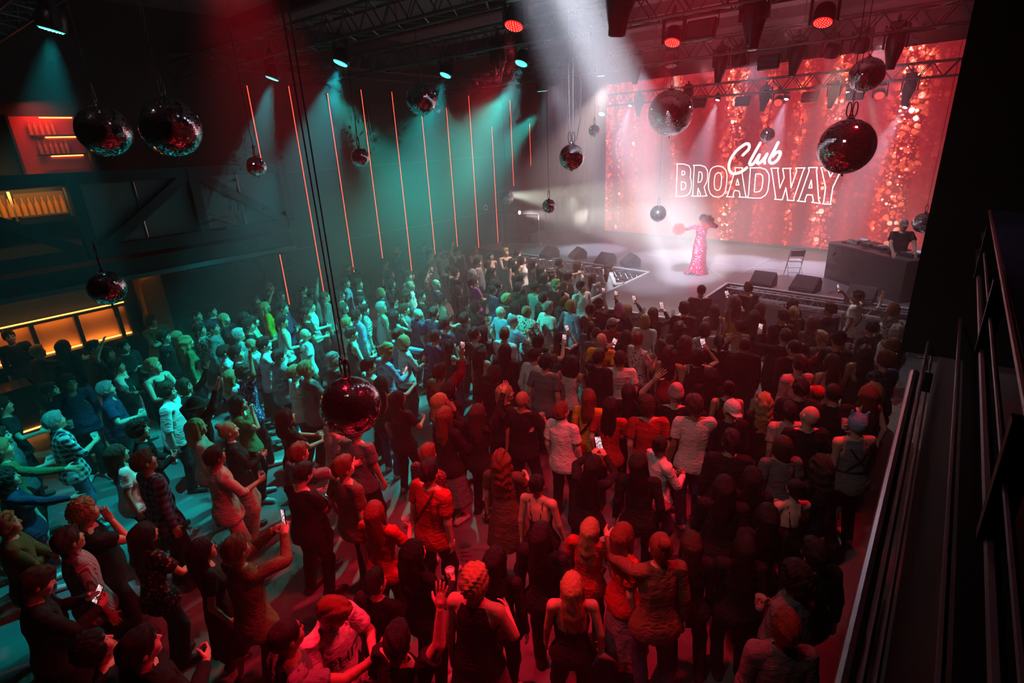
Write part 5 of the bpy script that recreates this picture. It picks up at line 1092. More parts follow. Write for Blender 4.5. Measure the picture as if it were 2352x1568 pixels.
CROWD="""
-13.02 2.91 1.844|lk|Tk|K|ur|-30|-|black top laughing with one arm raised high|
-12.16 2.80 1.783|sk|Vw|K|r|0|B|black vest over white t-shirt sleeves holding a beer|
-11.04 3.09 1.917|sy|Kk|K|b|-60|-|sleeveless black top and glasses with a wristwatch|g
-11.50 3.05 1.698|wn|Tk|J|d|0|-|black t-shirt with a round print on the back|
-10.82 2.23 1.846|sg|Cn|K|r|-10|B|navy polo shirt holding a full beer at the chest|
-11.63 1.91 1.908|sk|Cn|K|r|-90|U|navy collared shirt and glasses holding a clear cup|g
-12.07 1.77 1.743|sn|Tn|J|r|0|-|slate blue t-shirt with one forearm held out|
-9.74 2.76 1.856|cn|Cw|K|d|-10|-|white striped shirt with rolled sleeves|
-14.55 2.07 1.832|sy|Lt|K|wr|60|-|brown striped top in orange bar light|
-14.28 2.45 1.862|lk|Lk|K|d|60|-|black clothes facing the lit bar shelves|
-13.53 2.80 1.864|sk|Lt|K|d|30|-|dark brown top at the bar left of the person in black top laughing|
-15.80 1.95 1.999|sk|Lk|K|d|-100|-|black clothes behind the bar at the left edge|
-14.71 4.26 1.852|cn|Lt|K|f|-60|-|brown jacket with arms folded by the bar corner|
-13.29 3.29 1.820|sk|Lk|K|r|-50|U|black jacket holding a drink in front of the bar|
-11.56 0.97 1.828|sk|Tk|K|r|0|U|dark t-shirt at the left edge below the bar|
-10.16 0.76 1.848|sn|Tg|K|r|0|U|grey t-shirt holding a cup at the left edge|
-9.60 0.60 1.874|sy|Lo|B|wr|0|-|pale green shirt reaching one arm out at the left edge|
-8.85 0.55 1.753|ak|Ln|J|wr|-10|-|navy cardigan with an outstretched arm|
-9.97 1.34 1.889|sg|Qp|J|r|0|B|blue and white checked shirt holding a beer|g
-8.30 1.59 1.754|ln|Tw|K|d|0|-|cropped white t-shirt and black trousers|
-8.61 1.96 1.861|ck|Lk|K|b|0|-|black blouse with both hands held out in front|
-7.33 1.69 1.906|sn|Qd|K|d|20|-|dark blue checked flannel shirt seen from behind|
-6.94 0.87 1.871|cy|Tk|K|hr|0|-|black t-shirt with a curly head and hand raised|
-7.43 0.29 1.845|sy|Lo|J|f|0|-|green sweater with folded arms at the left edge|
-6.53 0.64 1.860|sn|Qr|K|d|0|-|striped pale shirt leaning back in red light|
-6.02 0.20 1.876|sn|Lk|K|b|10|P|dark jacket holding a phone at the lower left|
-4.81 0.41 1.789|ck|Tk|K|d|-40|-|black t-shirt looking up from the bottom edge|
-4.37 0.58 1.979|sk|Lk|K|r|0|-|black long sleeves with a fist raised at the bottom edge|
-6.10 1.12 1.753|lk|Qf|K|r|0|-|black floral shirt with a black wristband|
-7.57 2.77 1.790|ny|Lk|B|b|-10|-|black sweater and pale wide trousers|
-6.96 2.29 1.833|sk|Cb|B|r|-15|C|beige shirt holding up a drink can|
-8.22 2.58 1.765|ly|Lb|K|d|0|-|beige ruffled blouse among the teal crowd|
-8.65 2.78 1.874|hk|Lk|K|ur|0|C|black bucket hat lifting a drink can|
-8.37 3.34 1.777|lk|To|K|hr|-40|-|olive top with one hand at the chest|
-7.38 3.53 1.763|lk|Tk|K|b|0|B|black t-shirt carrying two beers near the big red ball|
-6.08 2.95 1.854|sr|Tg|K|wr|10|-|dark grey t-shirt reaching out an arm with a black watch|
-5.68 2.70 1.804|sk|Tk|K|b|0|P|black t-shirt and glasses holding a phone low|g
-5.24 3.08 1.891|sr|Tt|K|d|0|-|grey brown t-shirt below the big red mirror ball|
-6.56 3.77 1.831|sn|Tp|J|d|0|-|peach t-shirt left of the big red mirror ball|
-5.38 1.44 1.710|lk|Dk|K|d|-10|-|long black dress and glasses|g
-4.82 1.57 1.868|sr|Lo|K|pb|-5|P|olive sweater taking a photo with both arms raised|
-3.48 1.27 1.951|zk|Tg|K|wr|-40|-|grey t-shirt with shaved head at the bottom edge|
-3.56 1.73 1.908|sr|Jw|K|b|-95|U|white lettered baseball jersey looking down|
-5.91 3.79 1.828|sn|Tg|K|d|10|-|grey t-shirt right under the big red mirror ball|
-6.35 4.88 1.761|lk|Tk|K|r|10|-|all black outfit with a raised hand on the open floor|
-5.67 5.12 1.795|ly|Lk|K|hr|-10|-|black top with long hair and a raised hand|
-5.25 4.80 1.802|lr|Lk|S|r|0|U|dark jacket and long grey skirt|
-4.64 3.86 1.834|sr|Ls|K|d|-10|-|red spotted shimmering blouse|
-4.29 3.54 1.917|sk|Tr|K|d|0|-|rust red t-shirt with a dark shoulder strap|x
-4.92 5.14 1.793|ln|Lk|K|ur|0|-|black dress with a hand raised palm out|
-3.84 4.44 1.754|wr|Dt|K|r|10|-|dark patterned dress holding a phone|
-4.42 2.88 1.732|lr|Tr|K|r|10|U|red t-shirt holding a drink on the open floor|
-3.53 2.66 1.750|lk|Lk|K|r|-10|B|loose black top raising a plastic cup|
-2.70 2.59 1.897|cy|Kk|S|r|15|-|black tank dress with wide shoulder straps|
-2.80 1.82 1.854|sk|Tk|K|ur|-20|-|black t-shirt raising an arm with a wristwatch|
-5.06 5.95 1.763|ly|Lk|K|wr|-120|-|dark top facing the camera with one hand out|
-4.52 5.78 1.867|bk|Tk|K|r|0|U|black t-shirt with a bald head in red light|
-3.86 5.85 1.785|sr|Cw|K|d|5|-|white polo shirt in red light|
-3.85 6.51 1.758|lr|Ly|J|d|0|-|mustard jacket with a dark bag strap|x
-3.40 6.37 1.797|lk|Tr|K|r|0|U|red t-shirt holding a clear cup|
-3.42 7.18 1.711|lk|Lk|K|d|5|-|black cardigan left of the person in dark red t-shirt|
-2.80 6.52 1.890|cn|Tr|K|d|10|-|dark red t-shirt with curly hair|
-2.42 5.90 1.731|nk|Lw|J|b|-60|-|white cardigan turned in profile with a drink|
-2.36 5.26 1.783|lk|Lk|K|d|5|-|long black coat in the dim red crowd|
-3.21 4.34 1.699|nk|Xk|K|d|10|-|backless black halter top|
-2.98 4.94 1.733|lk|Lk|K|pb|5|P|black clothes filming with a small bright phone|
-2.45 4.10 1.611|ly|Tr|K|r|15|U|red lace top with light hair holding a cup|
-1.99 4.08 1.744|lr|Tr|S|d|-70|-|long red dress half hidden at the red lit floor|
-2.09 3.25 1.695|ly|Xk|K|d|20|-|black off shoulder top with very long hair|
-1.55 3.92 1.895|nr|Lt|J|wl|20|-|patterned dark jacket and pale trousers|
-2.71 6.98 1.921|br|Tk|K|ul|10|-|pale beanie in the red crowd|
-2.60 7.44 1.637|lr|Tk|K|b|10|-|dark top with pinkish hair|
-2.28 6.78 1.941|sn|Tw|J|r|12|U|white t-shirt and blue jeans holding a drink|
-2.20 8.03 1.724|nk|Kk|K|d|8|-|dark halter top with bare shoulders|
-1.92 7.07 1.854|tw|Lk|K|d|10|-|pale cap turned backwards and dark jacket|
-1.68 7.84 1.720|wy|Lk|K|d|12|-|black jacket with long wavy blond hair|
-1.49 9.12 1.902|sk|Lp|J|r|10|-|pale pink long sleeved t-shirt standing tall|
-1.24 7.65 1.775|sk|Tp|K|d|12|-|pink t-shirt with short dark hair|
-1.00 7.24 1.947|bk|Tk|K|d|0|-|dark top with bald head right of the person in pink t-shirt|
-1.09 8.57 1.702|tr|Xw|K|r|10|-|red bandana and white harness top|
-0.81 8.18 1.950|zk|Lk|K|d|10|-|black hooded top in the dim crowd|
-0.43 8.63 1.842|lr|Xk|K|d|15|-|bare back with reddish hair|
-0.42 7.54 1.877|eb|Kg|K|hr|12|U|blue hat with ears and grey harness top|
-1.63 6.17 1.894|sk|Lk|K|r|5|U|black sweater lifting a clear cup|
-1.11 6.63 1.766|on|Tg|K|d|10|-|light grey t-shirt with a bob haircut|
-0.66 6.49 1.745|wn|Lk|K|d|40|-|dark top and curly hair turned to the left|g
-0.85 5.94 1.647|nk|Xk|K|r|10|-|black strap top with a hair scrunchie|
-1.42 5.26 1.847|lk|Lk|K|d|-10|-|black jacket below the blue jeans wearer|
-0.42 9.10 1.731|wy|Lk|K|d|10|-|dark top with blond hair near the right wall|
-0.48 4.31 1.847|ck|Lg|K|r|60|U|grey shirt and black mask holding a clear cup|
-0.45 3.70 1.842|sr|Lg|K|d|15|-|grey sweatshirt at the bottom right corner|
-1.00 4.62 1.684|lk|Lk|K|d|5|-|long dark hair and black clothes near the bottom right|
-13.26 4.29 1.711|ly|Lo|K|d|10|-|green jacket seen from behind near the bar|
-12.44 4.14 1.777|wy|Lo|K|d|-10|-|dark green top with curly light hair|
-12.98 3.91 1.860|sk|Lk|K|d|0|-|dark clothes beside the green jacket left of the person in green jacket|
-14.11 5.13 1.829|zk|Lk|K|f|-20|-|dark shirt in faint orange light by the far left wall|
-14.25 5.57 1.839|sk|Ln|K|f|-50|-|blue grey shirt against the left wall|
-13.41 5.48 1.781|ly|Lk|K|d|-50|-|dark top with light hair right of the person in blue grey shirt|
-12.92 4.70 1.841|sk|Qa|K|f|0|-|paisley patterned shirt with a dark bag strap|x
-12.45 4.74 1.921|zk|Lg|K|d|0|-|grey shirt beside the paisley shirt|
-11.67 4.94 1.850|sg|Lg|K|d|0|-|grey sweater and glasses in teal light|g
-13.06 5.80 1.783|lk|Lk|K|d|0|-|dark top left of the person in black strap top holding a drink|
-12.10 5.34 1.853|sk|Tk|K|d|0|-|black t-shirt left of the person in black strap top holding a drink|
-12.55 5.71 1.785|lk|Xk|K|r|-10|U|black strap top holding a drink at the chest|
-10.88 4.84 1.836|bk|Tw|K|b|0|-|tight white t-shirt with bald head and beard|
-15.21 7.65 1.864|bk|Tk|K|hr|-60|-|dark t-shirt with hand on chin by the left wall|
-14.45 6.82 1.757|lk|Lk|K|d|-70|-|dark top facing the camera by the left wall|
-13.47 6.54 1.776|ly|Ly|K|d|0|-|mustard top with long hair|
-13.95 7.18 1.867|sk|Tg|K|d|10|-|grey green shirt seen from behind|
-12.49 6.48 1.937|sk|Ln|K|f|-30|-|denim jacket with folded arms|
-11.55 5.87 1.905|sk|Kw|K|r|0|C|white sleeveless shirt holding a can|
-11.60 6.52 1.905|sk|Tk|K|r|0|C|black t-shirt with beard holding a can|
-14.20 8.07 1.799|zk|Lk|K|d|-20|-|dark clothes left of the person in grey shirt raising one hand|
-13.26 7.80 1.850|sk|Lg|K|ur|0|-|grey shirt raising one hand with a pointed finger|
-12.24 7.06 1.842|sn|Tw|K|r|-10|-|pale top and glasses behind the person in black t-shirt with beard|g
-12.65 7.77 1.876|zr|Lg|K|d|0|-|reddish face with a grey shirt at the waist|
-10.54 5.80 1.792|bk|Tw|K|d|0|C|white t-shirt with shaved head and a full belly|
-10.31 4.25 1.931|sk|Ln|K|d|0|-|dark sweater and an earring|
-10.78 4.22 1.856|sk|Cw|K|b|0|-|white shirt behind the dark sweater|
-9.81 3.86 1.704|ly|Lw|K|d|0|-|pale top with long blond hair left of the person in blue floral shirt|
-9.34 3.90 1.848|cn|Qb|K|ur|-10|-|blue floral shirt raising one arm|g
-9.68 4.72 1.836|sk|Tg|K|b|-10|-|grey polo shirt with short dark hair|
-8.74 4.51 1.799|sy|Tw|K|b|0|U|white t-shirt and glasses left of the red ball|g
-8.28 4.52 1.944|sy|Tg|K|r|-5|C|grey t-shirt with one hand at the mouth|
-10.37 4.83 1.921|sk|Lw|K|c|-10|-|pale sleeves clapping with raised hands|
-10.00 3.15 1.751|on|Lk|K|ul|-60|-|black top with bob hair raising a hand|
-8.38 5.08 1.878|cg|Lk|K|d|0|-|dark top with curly grey hair above the red ball|
-15.27 10.35 1.865|zk|Lk|K|hd|-20|-|dim dark clothes with both arms up by the wall|
-12.88 9.02 1.913|sk|Tk|K|d|-20|-|black printed t-shirt with a beard|
-13.48 9.02 1.882|sk|Lb|K|d|20|-|pale blue shirt with hunched shoulders|
-14.63 11.39 1.901|sk|Tg|K|d|-20|-|dim grey t-shirt leaning at the wall|
-15.80 12.94 1.941|bk|Cn|K|d|-10|-|dark suit by the left wall|
-13.57 10.69 1.754|wn|Lk|K|d|-40|-|dark top with curly hair behind the person in black turtleneck|
-12.66 10.00 1.732|lk|Lk|K|f|-50|-|black turtleneck with folded arms|
-12.33 10.33 1.908|sk|Lg|K|d|-30|-|dark grey shirt by the wall left of the person in blue top|
-12.78 10.86 1.780|ln|Lb|K|d|10|-|blue top with long straight hair|
-11.99 9.11 1.751|oy|Ln|K|r|-10|U|dark blue top with blond bob|
-11.58 9.74 1.846|bk|Lw|K|d|0|-|white shirt with bald head in teal light|
-11.06 9.21 1.775|wn|Lg|K|d|0|-|grey top in front of the person in white shirt with bald head|
-10.44 9.14 1.839|sk|Tk|K|d|0|-|black t-shirt right of the person in white shirt with bald head|
-12.46 11.20 1.747|lk|Qf|K|ur|-10|-|dark floral top with a hand raised|
-10.96 10.20 1.874|bk|Tn|K|d|0|-|navy t-shirt with bald head and glasses|g
-15.66 14.05 1.928|sk|Lk|K|d|-50|-|dark top standing tall against the wall|
-14.46 13.34 1.853|sk|Tg|K|d|-20|-|grey t-shirt in front of the person in dark top standing tall|
-15.24 14.26 1.749|ly|Lk|K|d|-20|-|dark top with blond hair right of the person in dark top standing tall|
-14.51 14.15 1.825|sk|Kw|K|hd|-40|-|white tank top with hands held to the face|
-14.02 14.40 1.820|sk|Kk|K|ur|-40|-|black sleeveless top stretching one arm up|
-13.64 14.82 1.776|wy|Xk|K|hr|-40|-|black low cut top with long blond curls|
-12.67 11.62 1.870|sk|Lk|K|d|-10|-|dark clothes behind the person in dark floral top|
-11.85 11.65 1.860|sk|Lg|K|d|0|-|dark grey clothes left of the person in sequinned black top|
-11.36 11.46 1.870|sk|Lk|K|d|20|-|sequinned black top|
-11.24 12.02 1.763|lg|Lg|K|d|-10|-|grey top with long grey hair|
-10.42 11.23 1.764|pk|Tu|K|b|0|-|magenta top with a ponytail|
-12.90 8.38 1.714|nk|Tw|K|d|-10|-|pale top with a shiny headband|
-11.67 7.60 1.738|ln|Lg|K|d|0|-|grey top left of the person in light blue striped shirt|
-11.36 7.95 1.869|sk|Tk|K|d|0|-|black top left of the person in white printed shirt|
-10.49 7.22 1.837|sk|Cb|J|d|-5|-|light blue striped shirt over a white t-shirt|
-10.84 7.64 1.826|sk|Qw|K|d|0|-|white printed shirt|
-10.44 7.89 1.853|sg|Kw|K|d|0|-|white tank top with bare muscular arms|g
-9.78 7.74 1.800|lk|Kk|K|hr|-5|C|black tank top drinking with elbow raised|
-9.95 8.17 1.832|sn|Lg|K|d|-5|-|grey top behind the person in black tank top drinking|
-9.43 8.06 1.818|bk|Cn|K|d|0|-|dark polo shirt and glasses with bald head|g
-8.97 8.15 1.888|sk|Tn|K|wr|10|-|dark t-shirt pointing ahead with a straight arm|
-9.82 9.34 1.784|nk|Xw|K|d|0|-|white top with crossed back straps|
-8.07 7.70 1.892|sk|Tn|K|d|0|-|navy crew neck t-shirt|
-7.93 8.14 1.897|sk|Hk|K|d|0|-|dark hooded jacket with flat short hair|
-9.47 9.81 1.697|lk|Qf|K|d|0|-|dark patterned dress left of the person in black t-shirt with glossy bob|
-10.16 10.27 1.786|on|Lk|K|d|0|-|dark top with bob hair in front of the person in sequinned black top|
-8.87 9.48 1.746|ok|Tk|K|r|0|B|black t-shirt with glossy bob holding a beer up|
-9.49 6.29 1.864|sk|Kk|K|r|-10|U|black tank top with bare arms above the red ball|
-10.03 6.58 1.885|sy|Lw|K|d|0|-|pale shirt behind the person in black tank top with bare arms|
-8.62 6.80 1.848|sn|Cb|K|wr|0|U|light blue shirt reaching out with a cup|x
-8.22 6.56 1.837|oy|Lw|K|b|0|U|cream blouse and black trousers|
-7.81 7.04 1.859|sn|Tn|J|d|0|-|slate t-shirt with tousled hair|
-7.97 5.88 1.908|cy|Lb|J|b|0|P|light blue long sleeves looking at a phone|
-7.69 5.37 1.852|sk|Tw|K|d|0|-|white t-shirt just right of the red ball cables|
-7.04 5.09 1.756|lk|Xk|J|wr|20|-|strap top with a bare shoulder beside the red ball|
-6.38 5.79 1.884|sn|Or|K|ur|10|P|red off shoulder sleeves filming with a phone|
-7.34 7.07 1.749|lk|Kk|J|hr|0|-|black top with sunglasses on long hair|g
-5.89 5.54 1.790|lk|Lk|K|d|0|-|black jacket behind the person in black top with long hair|
-7.00 7.47 1.906|sk|Tk|K|d|0|-|black t-shirt behind the person in black strap top in profile|
-7.19 7.90 1.804|lk|Lk|K|r|-5|U|dark top lifting a cup behind the person in black strap top in profile|
-6.61 7.16 1.756|wk|Xk|K|d|0|-|black strap top in profile with sunglasses on head|
-12.49 14.38 1.749|lk|Xk|K|d|-50|-|black camisole with necklace at the back wall|
-12.15 14.70 1.863|sy|Kk|K|f|-60|-|black square neck top with hair pulled back|
-11.03 13.80 1.782|lk|Xk|K|d|-40|-|dark strap top and smile left of the person in pale camisole|
-11.06 14.37 1.751|lk|Kw|K|d|-20|-|pale camisole near the left stage corner|
-11.48 14.59 1.863|sk|Lk|K|d|-20|-|dark jacket at the left stage corner left of the person in pale camisole|
-10.41 14.01 1.759|lk|Lk|K|d|0|-|black hair and clothes in front right of the person in pale camisole|
-9.43 13.18 1.808|lk|Xw|K|d|-20|-|white strap top in the shadow behind the person in dark top smiling|
-8.91 12.53 1.780|lk|Lk|K|d|10|-|black top with long hair behind the person in dark top smiling|
-8.94 13.00 1.752|wn|Tw|K|d|-60|-|white t-shirt facing sideways behind the person in dark top smiling|
-9.39 14.09 1.841|sk|Tk|K|wr|0|-|black t-shirt and glasses leaning on the barrier|g
-8.17 12.68 1.831|sk|Lk|K|d|-30|-|dark clothes near the runway in front of the person in white sleeveless top|
-8.07 11.72 1.850|sy|Lk|K|d|-120|-|dark top smiling towards the camera|
-8.04 12.18 1.712|on|Tw|K|d|10|-|white t-shirt with a black bag strap across the back|x
-6.87 10.49 1.840|sr|Hk|K|d|0|-|large black jacket with receding hair|
-8.14 11.07 1.891|tk|Kg|K|d|10|-|grey tank top with a black headband|
-8.68 10.97 1.865|sk|Hk|K|d|10|-|black jacket left of the person in grey tank top with a black headband|
-9.11 11.66 1.879|sk|Lk|K|d|0|-|dark shirt left of the person in grey tank top with a black headband|g
-10.33 11.89 1.909|sk|Lk|K|d|-10|-|dark clothes in front of the person in black camisole|
-11.19 12.78 1.868|sn|Lk|K|d|-10|-|dark clothes right of the person in grey top with long grey hair|
-11.84 12.98 1.866|sk|Tg|K|d|-10|-|grey t-shirt in front of the person in black low cut top|
-9.62 11.34 1.733|ak|Lk|K|d|10|-|black top right of the person in navy t-shirt with hair tied back|
-9.48 10.89 1.731|nk|Tn|K|d|0|-|navy t-shirt with hair tied back|
-8.19 9.90 1.883|sy|Lk|K|d|0|-|dark top and glasses with light hair behind the person in pale blue t-shirt|g
-7.75 9.21 1.807|bk|Tb|K|d|0|-|pale blue t-shirt with bald head and glasses|g
-7.76 9.70 1.780|ok|Lw|K|d|0|-|pale top with dark bob left of the person in white patterned t-shirt|
-7.03 8.66 1.860|zg|Tb|J|c|-5|-|pale blue green t-shirt clapping|
-7.09 9.32 1.894|bk|Qw|K|r|0|U|white patterned t-shirt with bald head|
-6.96 9.85 1.858|sg|Tw|K|d|0|-|white t-shirt with grey hair|
-6.73 7.99 1.840|sr|Lw|K|d|0|-|white shirt with a black collar|
-7.45 10.48 1.871|sk|Lk|K|r|0|U|dark clothes holding a cup behind the person in white t-shirt with grey hair|
-6.49 10.21 1.862|sy|Lb|K|d|0|-|pale blue top right of the person in large black jacket|
-10.01 12.67 1.855|sk|Lk|K|d|-20|-|dark clothes in front of the person in pale camisole|
-7.96 14.73 1.761|wn|Lw|K|r|-20|-|flowing white top glowing in the spotlight at the runway|
-7.95 13.72 1.605|ln|Tw|K|pr|-10|P|white t-shirt with black strap filming at the runway side|x
-8.98 14.56 1.754|ln|Kw|K|d|0|-|white sleeveless top with long hair at the left barrier|
-7.28 11.98 1.835|sk|Cw|K|d|-110|-|white polo shirt turned towards the camera|
-6.12 10.75 1.839|hk|Lk|K|pr|0|P|black hat and dark clothes filming at the runway front|
-6.03 10.29 1.817|sk|Tk|K|ur|0|P|black t-shirt holding up a bright phone|
-5.54 10.78 1.804|op|Lk|K|b|0|-|dark top with pink hair|
-5.58 11.24 1.674|ly|Lg|K|pr|0|P|grey sweater with long blond braids|
-4.77 10.85 1.794|lk|Lk|K|pb|0|P|black coat with shiny black hair filming|
-4.70 10.24 1.798|oy|Lw|K|d|0|-|cream knitted sweater with blond bob|
-5.21 9.76 1.777|tp|Hr|K|d|0|-|pale pink cap and red hoodie|
-5.46 9.37 1.787|pn|Tg|K|d|0|-|grey top with a brown ponytail|
-4.62 9.33 1.750|ok|Lk|K|d|0|-|dark top with dyed bob hair|
-4.22 9.00 1.852|sr|Ql|K|r|-40|U|white spotted shirt with red hair|
-4.22 11.25 1.876|cn|Lk|K|d|0|-|black sweater with curly brown hair|
-4.50 12.90 1.846|tk|Tk|K|d|20|-|black cap and black t-shirt by the runway|
-3.81 12.04 1.707|ln|Xw|K|d|5|-|open back pale top with long brown hair|
-3.94 10.31 1.752|wn|Lt|K|d|0|-|dark brown top with very long curls|
-3.44 10.53 1.756|on|Lw|K|d|20|-|white shirt with tilted brown bob|
-5.82 7.82 1.863|sk|Tt|K|pr|5|P|brown t-shirt stretching an arm out with a phone|
-5.74 8.60 1.723|ln|Kg|K|pr|3|P|grey tank top with long straight brown hair filming|
-5.02 8.87 1.854|zn|Lg|K|d|0|-|grey top with receding hair|
-4.74 8.49 1.907|bk|Ty|J|d|0|-|yellow t-shirt with bald head|
-4.91 7.62 1.717|ak|Kw|J|b|5|-|white tank top with big dark hair|
-4.49 7.83 1.844|sk|Lk|K|pl|0|P|black sweater holding a phone up|
-5.43 7.34 1.824|tk|Lw|J|d|0|-|white sweatshirt with a black cap|
-5.04 7.09 1.878|sk|Tg|K|d|5|-|grey t-shirt with arms in front|
-6.15 7.26 1.815|lk|Hk|J|d|5|-|black leather jacket with dark hair|
-5.44 6.24 1.842|cn|Hk|K|d|5|-|dark jacket with brown curls in front of the person in black leather jacket|
-4.05 8.03 1.830|sk|Mw|K|d|5|-|white t-shirt with black lettering on the back|
-3.92 9.36 1.688|wk|Xk|J|d|-10|-|strap top with sunglasses on wavy hair|
-3.56 8.86 1.767|wk|Xr|J|d|5|-|cropped red top with long dark waves|
-3.46 9.32 1.828|wn|Lk|J|d|10|-|brown top right of the person in cropped red top|
-3.11 9.00 1.770|ok|Kk|K|pr|8|P|black tank top filming with a bright phone|
-3.07 9.89 1.764|pk|Tk|K|d|5|-|black puff sleeved t-shirt with a hair claw|
-3.53 12.57 1.775|ln|Xy|K|pr|10|P|yellow strap top holding a phone up|
-3.59 13.66 1.859|sk|Tk|K|d|10|-|black t-shirt at the truss corner|
-2.93 12.20 1.819|lk|Lk|K|d|-100|-|black dress facing the camera at the right barrier|
-2.92 10.99 1.744|nk|Xw|K|c|10|-|white strap top with both hands in front of the face|
-2.50 9.58 1.882|zk|Hk|K|d|8|-|wide black jacket with short dark hair|
-2.86 11.73 1.775|lk|Lk|K|d|5|-|dark clothes in front of the person in black dress facing the camera|
-2.45 13.07 1.779|lk|Lk|K|d|5|-|dark clothes behind the person in black top with blond ponytail|
-2.29 12.62 1.725|py|Lk|K|d|8|-|black top with blond ponytail|
-2.29 11.61 1.913|sn|Lk|K|d|0|-|dark clothes left of the person in black top with blond ponytail|
-1.82 11.97 1.756|or|Lg|K|r|8|-|dark grey sweater with reddish hair|
-1.65 12.73 1.861|sk|Ln|K|d|10|-|dark blue shirt with bushy hair at the right barrier|
-1.32 14.13 1.832|sk|Tw|K|pr|25|P|white t-shirt with black cross strap and raised fist|x
-0.63 13.77 1.738|or|Qw|K|ul|10|-|white patterned top with ginger hair raising an arm|
-0.77 11.90 1.875|sk|Lk|K|r|10|U|black shirt holding a clear drink|
-1.18 10.52 1.918|tk|Lk|K|d|8|-|black beanie and black jacket|
-1.47 10.89 1.789|sy|Lg|K|d|5|-|grey scarf beside the black beanie|
-2.06 10.51 1.849|sk|Lk|K|pl|8|P|black sweater filming with a glowing phone|
-1.77 9.75 1.951|zk|Lk|K|d|8|-|dark top with short hair left of the person in dark red striped top|
-1.69 10.22 1.748|nk|Tr|K|ur|8|-|dark red striped top with hair tied high|
-1.13 9.83 1.785|ln|Xp|K|d|10|-|pink strap top with long brown hair|
-0.72 10.43 1.823|wk|Xk|K|d|10|-|dark strap top with long dark curls|
-0.42 10.06 1.865|cr|Qd|K|r|12|B|patterned blouse lifting a cup of beer|
-0.42 10.89 1.870|hn|Lw|K|d|60|-|brown wide brimmed hat at the right wall|
-0.42 11.58 1.896|sg|Cw|K|d|20|-|white striped shirt at the right wall|
-1.28 8.14 1.919|sk|Lk|K|d|5|-|dark clothes left of the person in red bandana|
-2.59 8.30 1.749|lk|Lk|K|d|5|-|dark clothes left of the person in dark halter top|
-0.95 5.12 1.782|lk|Lk|K|d|5|-|black clothes in deep shadow behind the person in long dark hair|
-1.24 5.69 1.778|lk|Lk|K|d|0|-|black clothes left of the person in black strap top with a hair scrunchie|
-1.39 4.37 1.705|ln|Lk|K|d|5|-|black clothes in deep shadow left of the person in long dark hair|
-0.42 4.79 1.805|sk|Lk|K|d|5|-|black clothes right of the person in grey shirt and black mask|
-2.82 3.05 1.737|lk|Lk|K|d|10|-|black clothes in deep shadow right of the person in black tank dress|
-2.58 3.56 1.825|lk|Lk|K|d|10|-|black clothes in front of the person in backless black halter top|
-3.61 2.20 1.665|sk|Lk|K|d|10|-|black clothes in deep shadow right of the person in white lettered baseball jersey|
"""
for i,row in enumerate(CROWD.strip().split('\n')):
    p,hair,top,bot,code,face,held,lab,fl=row.split('|'); x,y,h=map(float,p.split())
    person(x,y,h,hair,top,bot,code,float(face),held,'person in '+lab,fl,1000+i)
# ---------- performer
def feathers(c,r,n,rng):
    V=[];F=[]
    for k in range(n):
        d=nrm(rng.normal(size=3)); L=r*(.75+.4*rng.random()); u=nrm(np.cross(d,rng.normal(size=3))); w=.008+.008*rng.random(); q=c+d*L+np.array([0,0,-.02*rng.random()]); b=len(V); v=np.cross(d,u)
        V+=[c+d*L*.2-u*w*.4,c+d*L*.6-u*w+v*w*.4,q,c+d*L*.6+u*w-v*w*.4]; F.append((b,b+1,b+2,b+3))
    return V,F
def sequin_mat():
    m=mat('sequins',(.55,.02,.09),.28,.75); nt=m.node_tree; b=nt.nodes['Principled BSDF']; tc=N(nt,'ShaderNodeTexCoord'); v=N(nt,'ShaderNodeTexVoronoi',Scale=62.); nt.links.new(tc.outputs['Object'],v.inputs['Vector'])
    sp=N(nt,'ShaderNodeMix',data_type='RGBA'); sc=N(nt,'ShaderNodeSeparateColor'); nt.links.new(v.outputs['Color'],sc.inputs[0]); nt.links.new(math_node(nt,'POWER',sc.outputs[0],3.),sp.inputs['Factor']); sp.inputs['A'].default_value=(.42,.012,.07,1); sp.inputs['B'].default_value=(.95,.22,.36,1); nt.links.new(sp.outputs['Result'],b.inputs['Base Color'])
    nm=N(nt,'ShaderNodeVectorMath',operation='SUBTRACT'); nt.links.new(v.outputs['Color'],nm.inputs[0]); nm.inputs[1].default_value=(.5,.5,.5)
    s2=N(nt,'ShaderNodeVectorMath',operation='SCALE'); s2.inputs['Scale'].default_value=.9; nt.links.new(nm.outputs[0],s2.inputs[0]); g=N(nt,'ShaderNodeNewGeometry'); ad=N(nt,'ShaderNodeVectorMath',operation='ADD'); nt.links.new(g.outputs['Normal'],ad.inputs[0]); nt.links.new(s2.outputs[0],ad.inputs[1]); nz=N(nt,'ShaderNodeVectorMath',operation='NORMALIZE'); nt.links.new(ad.outputs[0],nz.inputs[0]); nt.links.new(nz.outputs[0],b.inputs['Normal']); return m
M_feather=mat('red_feather',(.75,.03,.02),.8); M_glove=mat('white_glove',(.75,.73,.73),.5)
def perf_extra(ob,pose,sc,kind,cp,hp,wear):
    rng=np.random.default_rng(4)
    for w in list(ob.children):
        if w.name.split('.')[0] in('shirt','trousers'): bpy.data.objects.remove(w)
    V,Q,W=cloth_template('f','gown',0); quad_obj('gown',pose.apply(V,W)*sc,Q,sequin_mat(),ob)
    for S,nm in (('R','feather_cuff'),('L','feather_cuff')):
        c=pose.grip[S][0]*sc; V,F=feathers(c,.21 if S=='R' else .22,700,rng); mesh_obj(nm,V,F,M_feather,ob)
    V,F=feathers(cp((0,.02,1.50)),.16,500,rng)
    tr=MB().lathe([(.05,0),(.16,.015),(.30,.01),(.36,.0)],c=(.0,-.35,.008),n=24,closed=False).build('train',sequin_mat(),ob,True)
px_=at_z(1601,628,1.2)
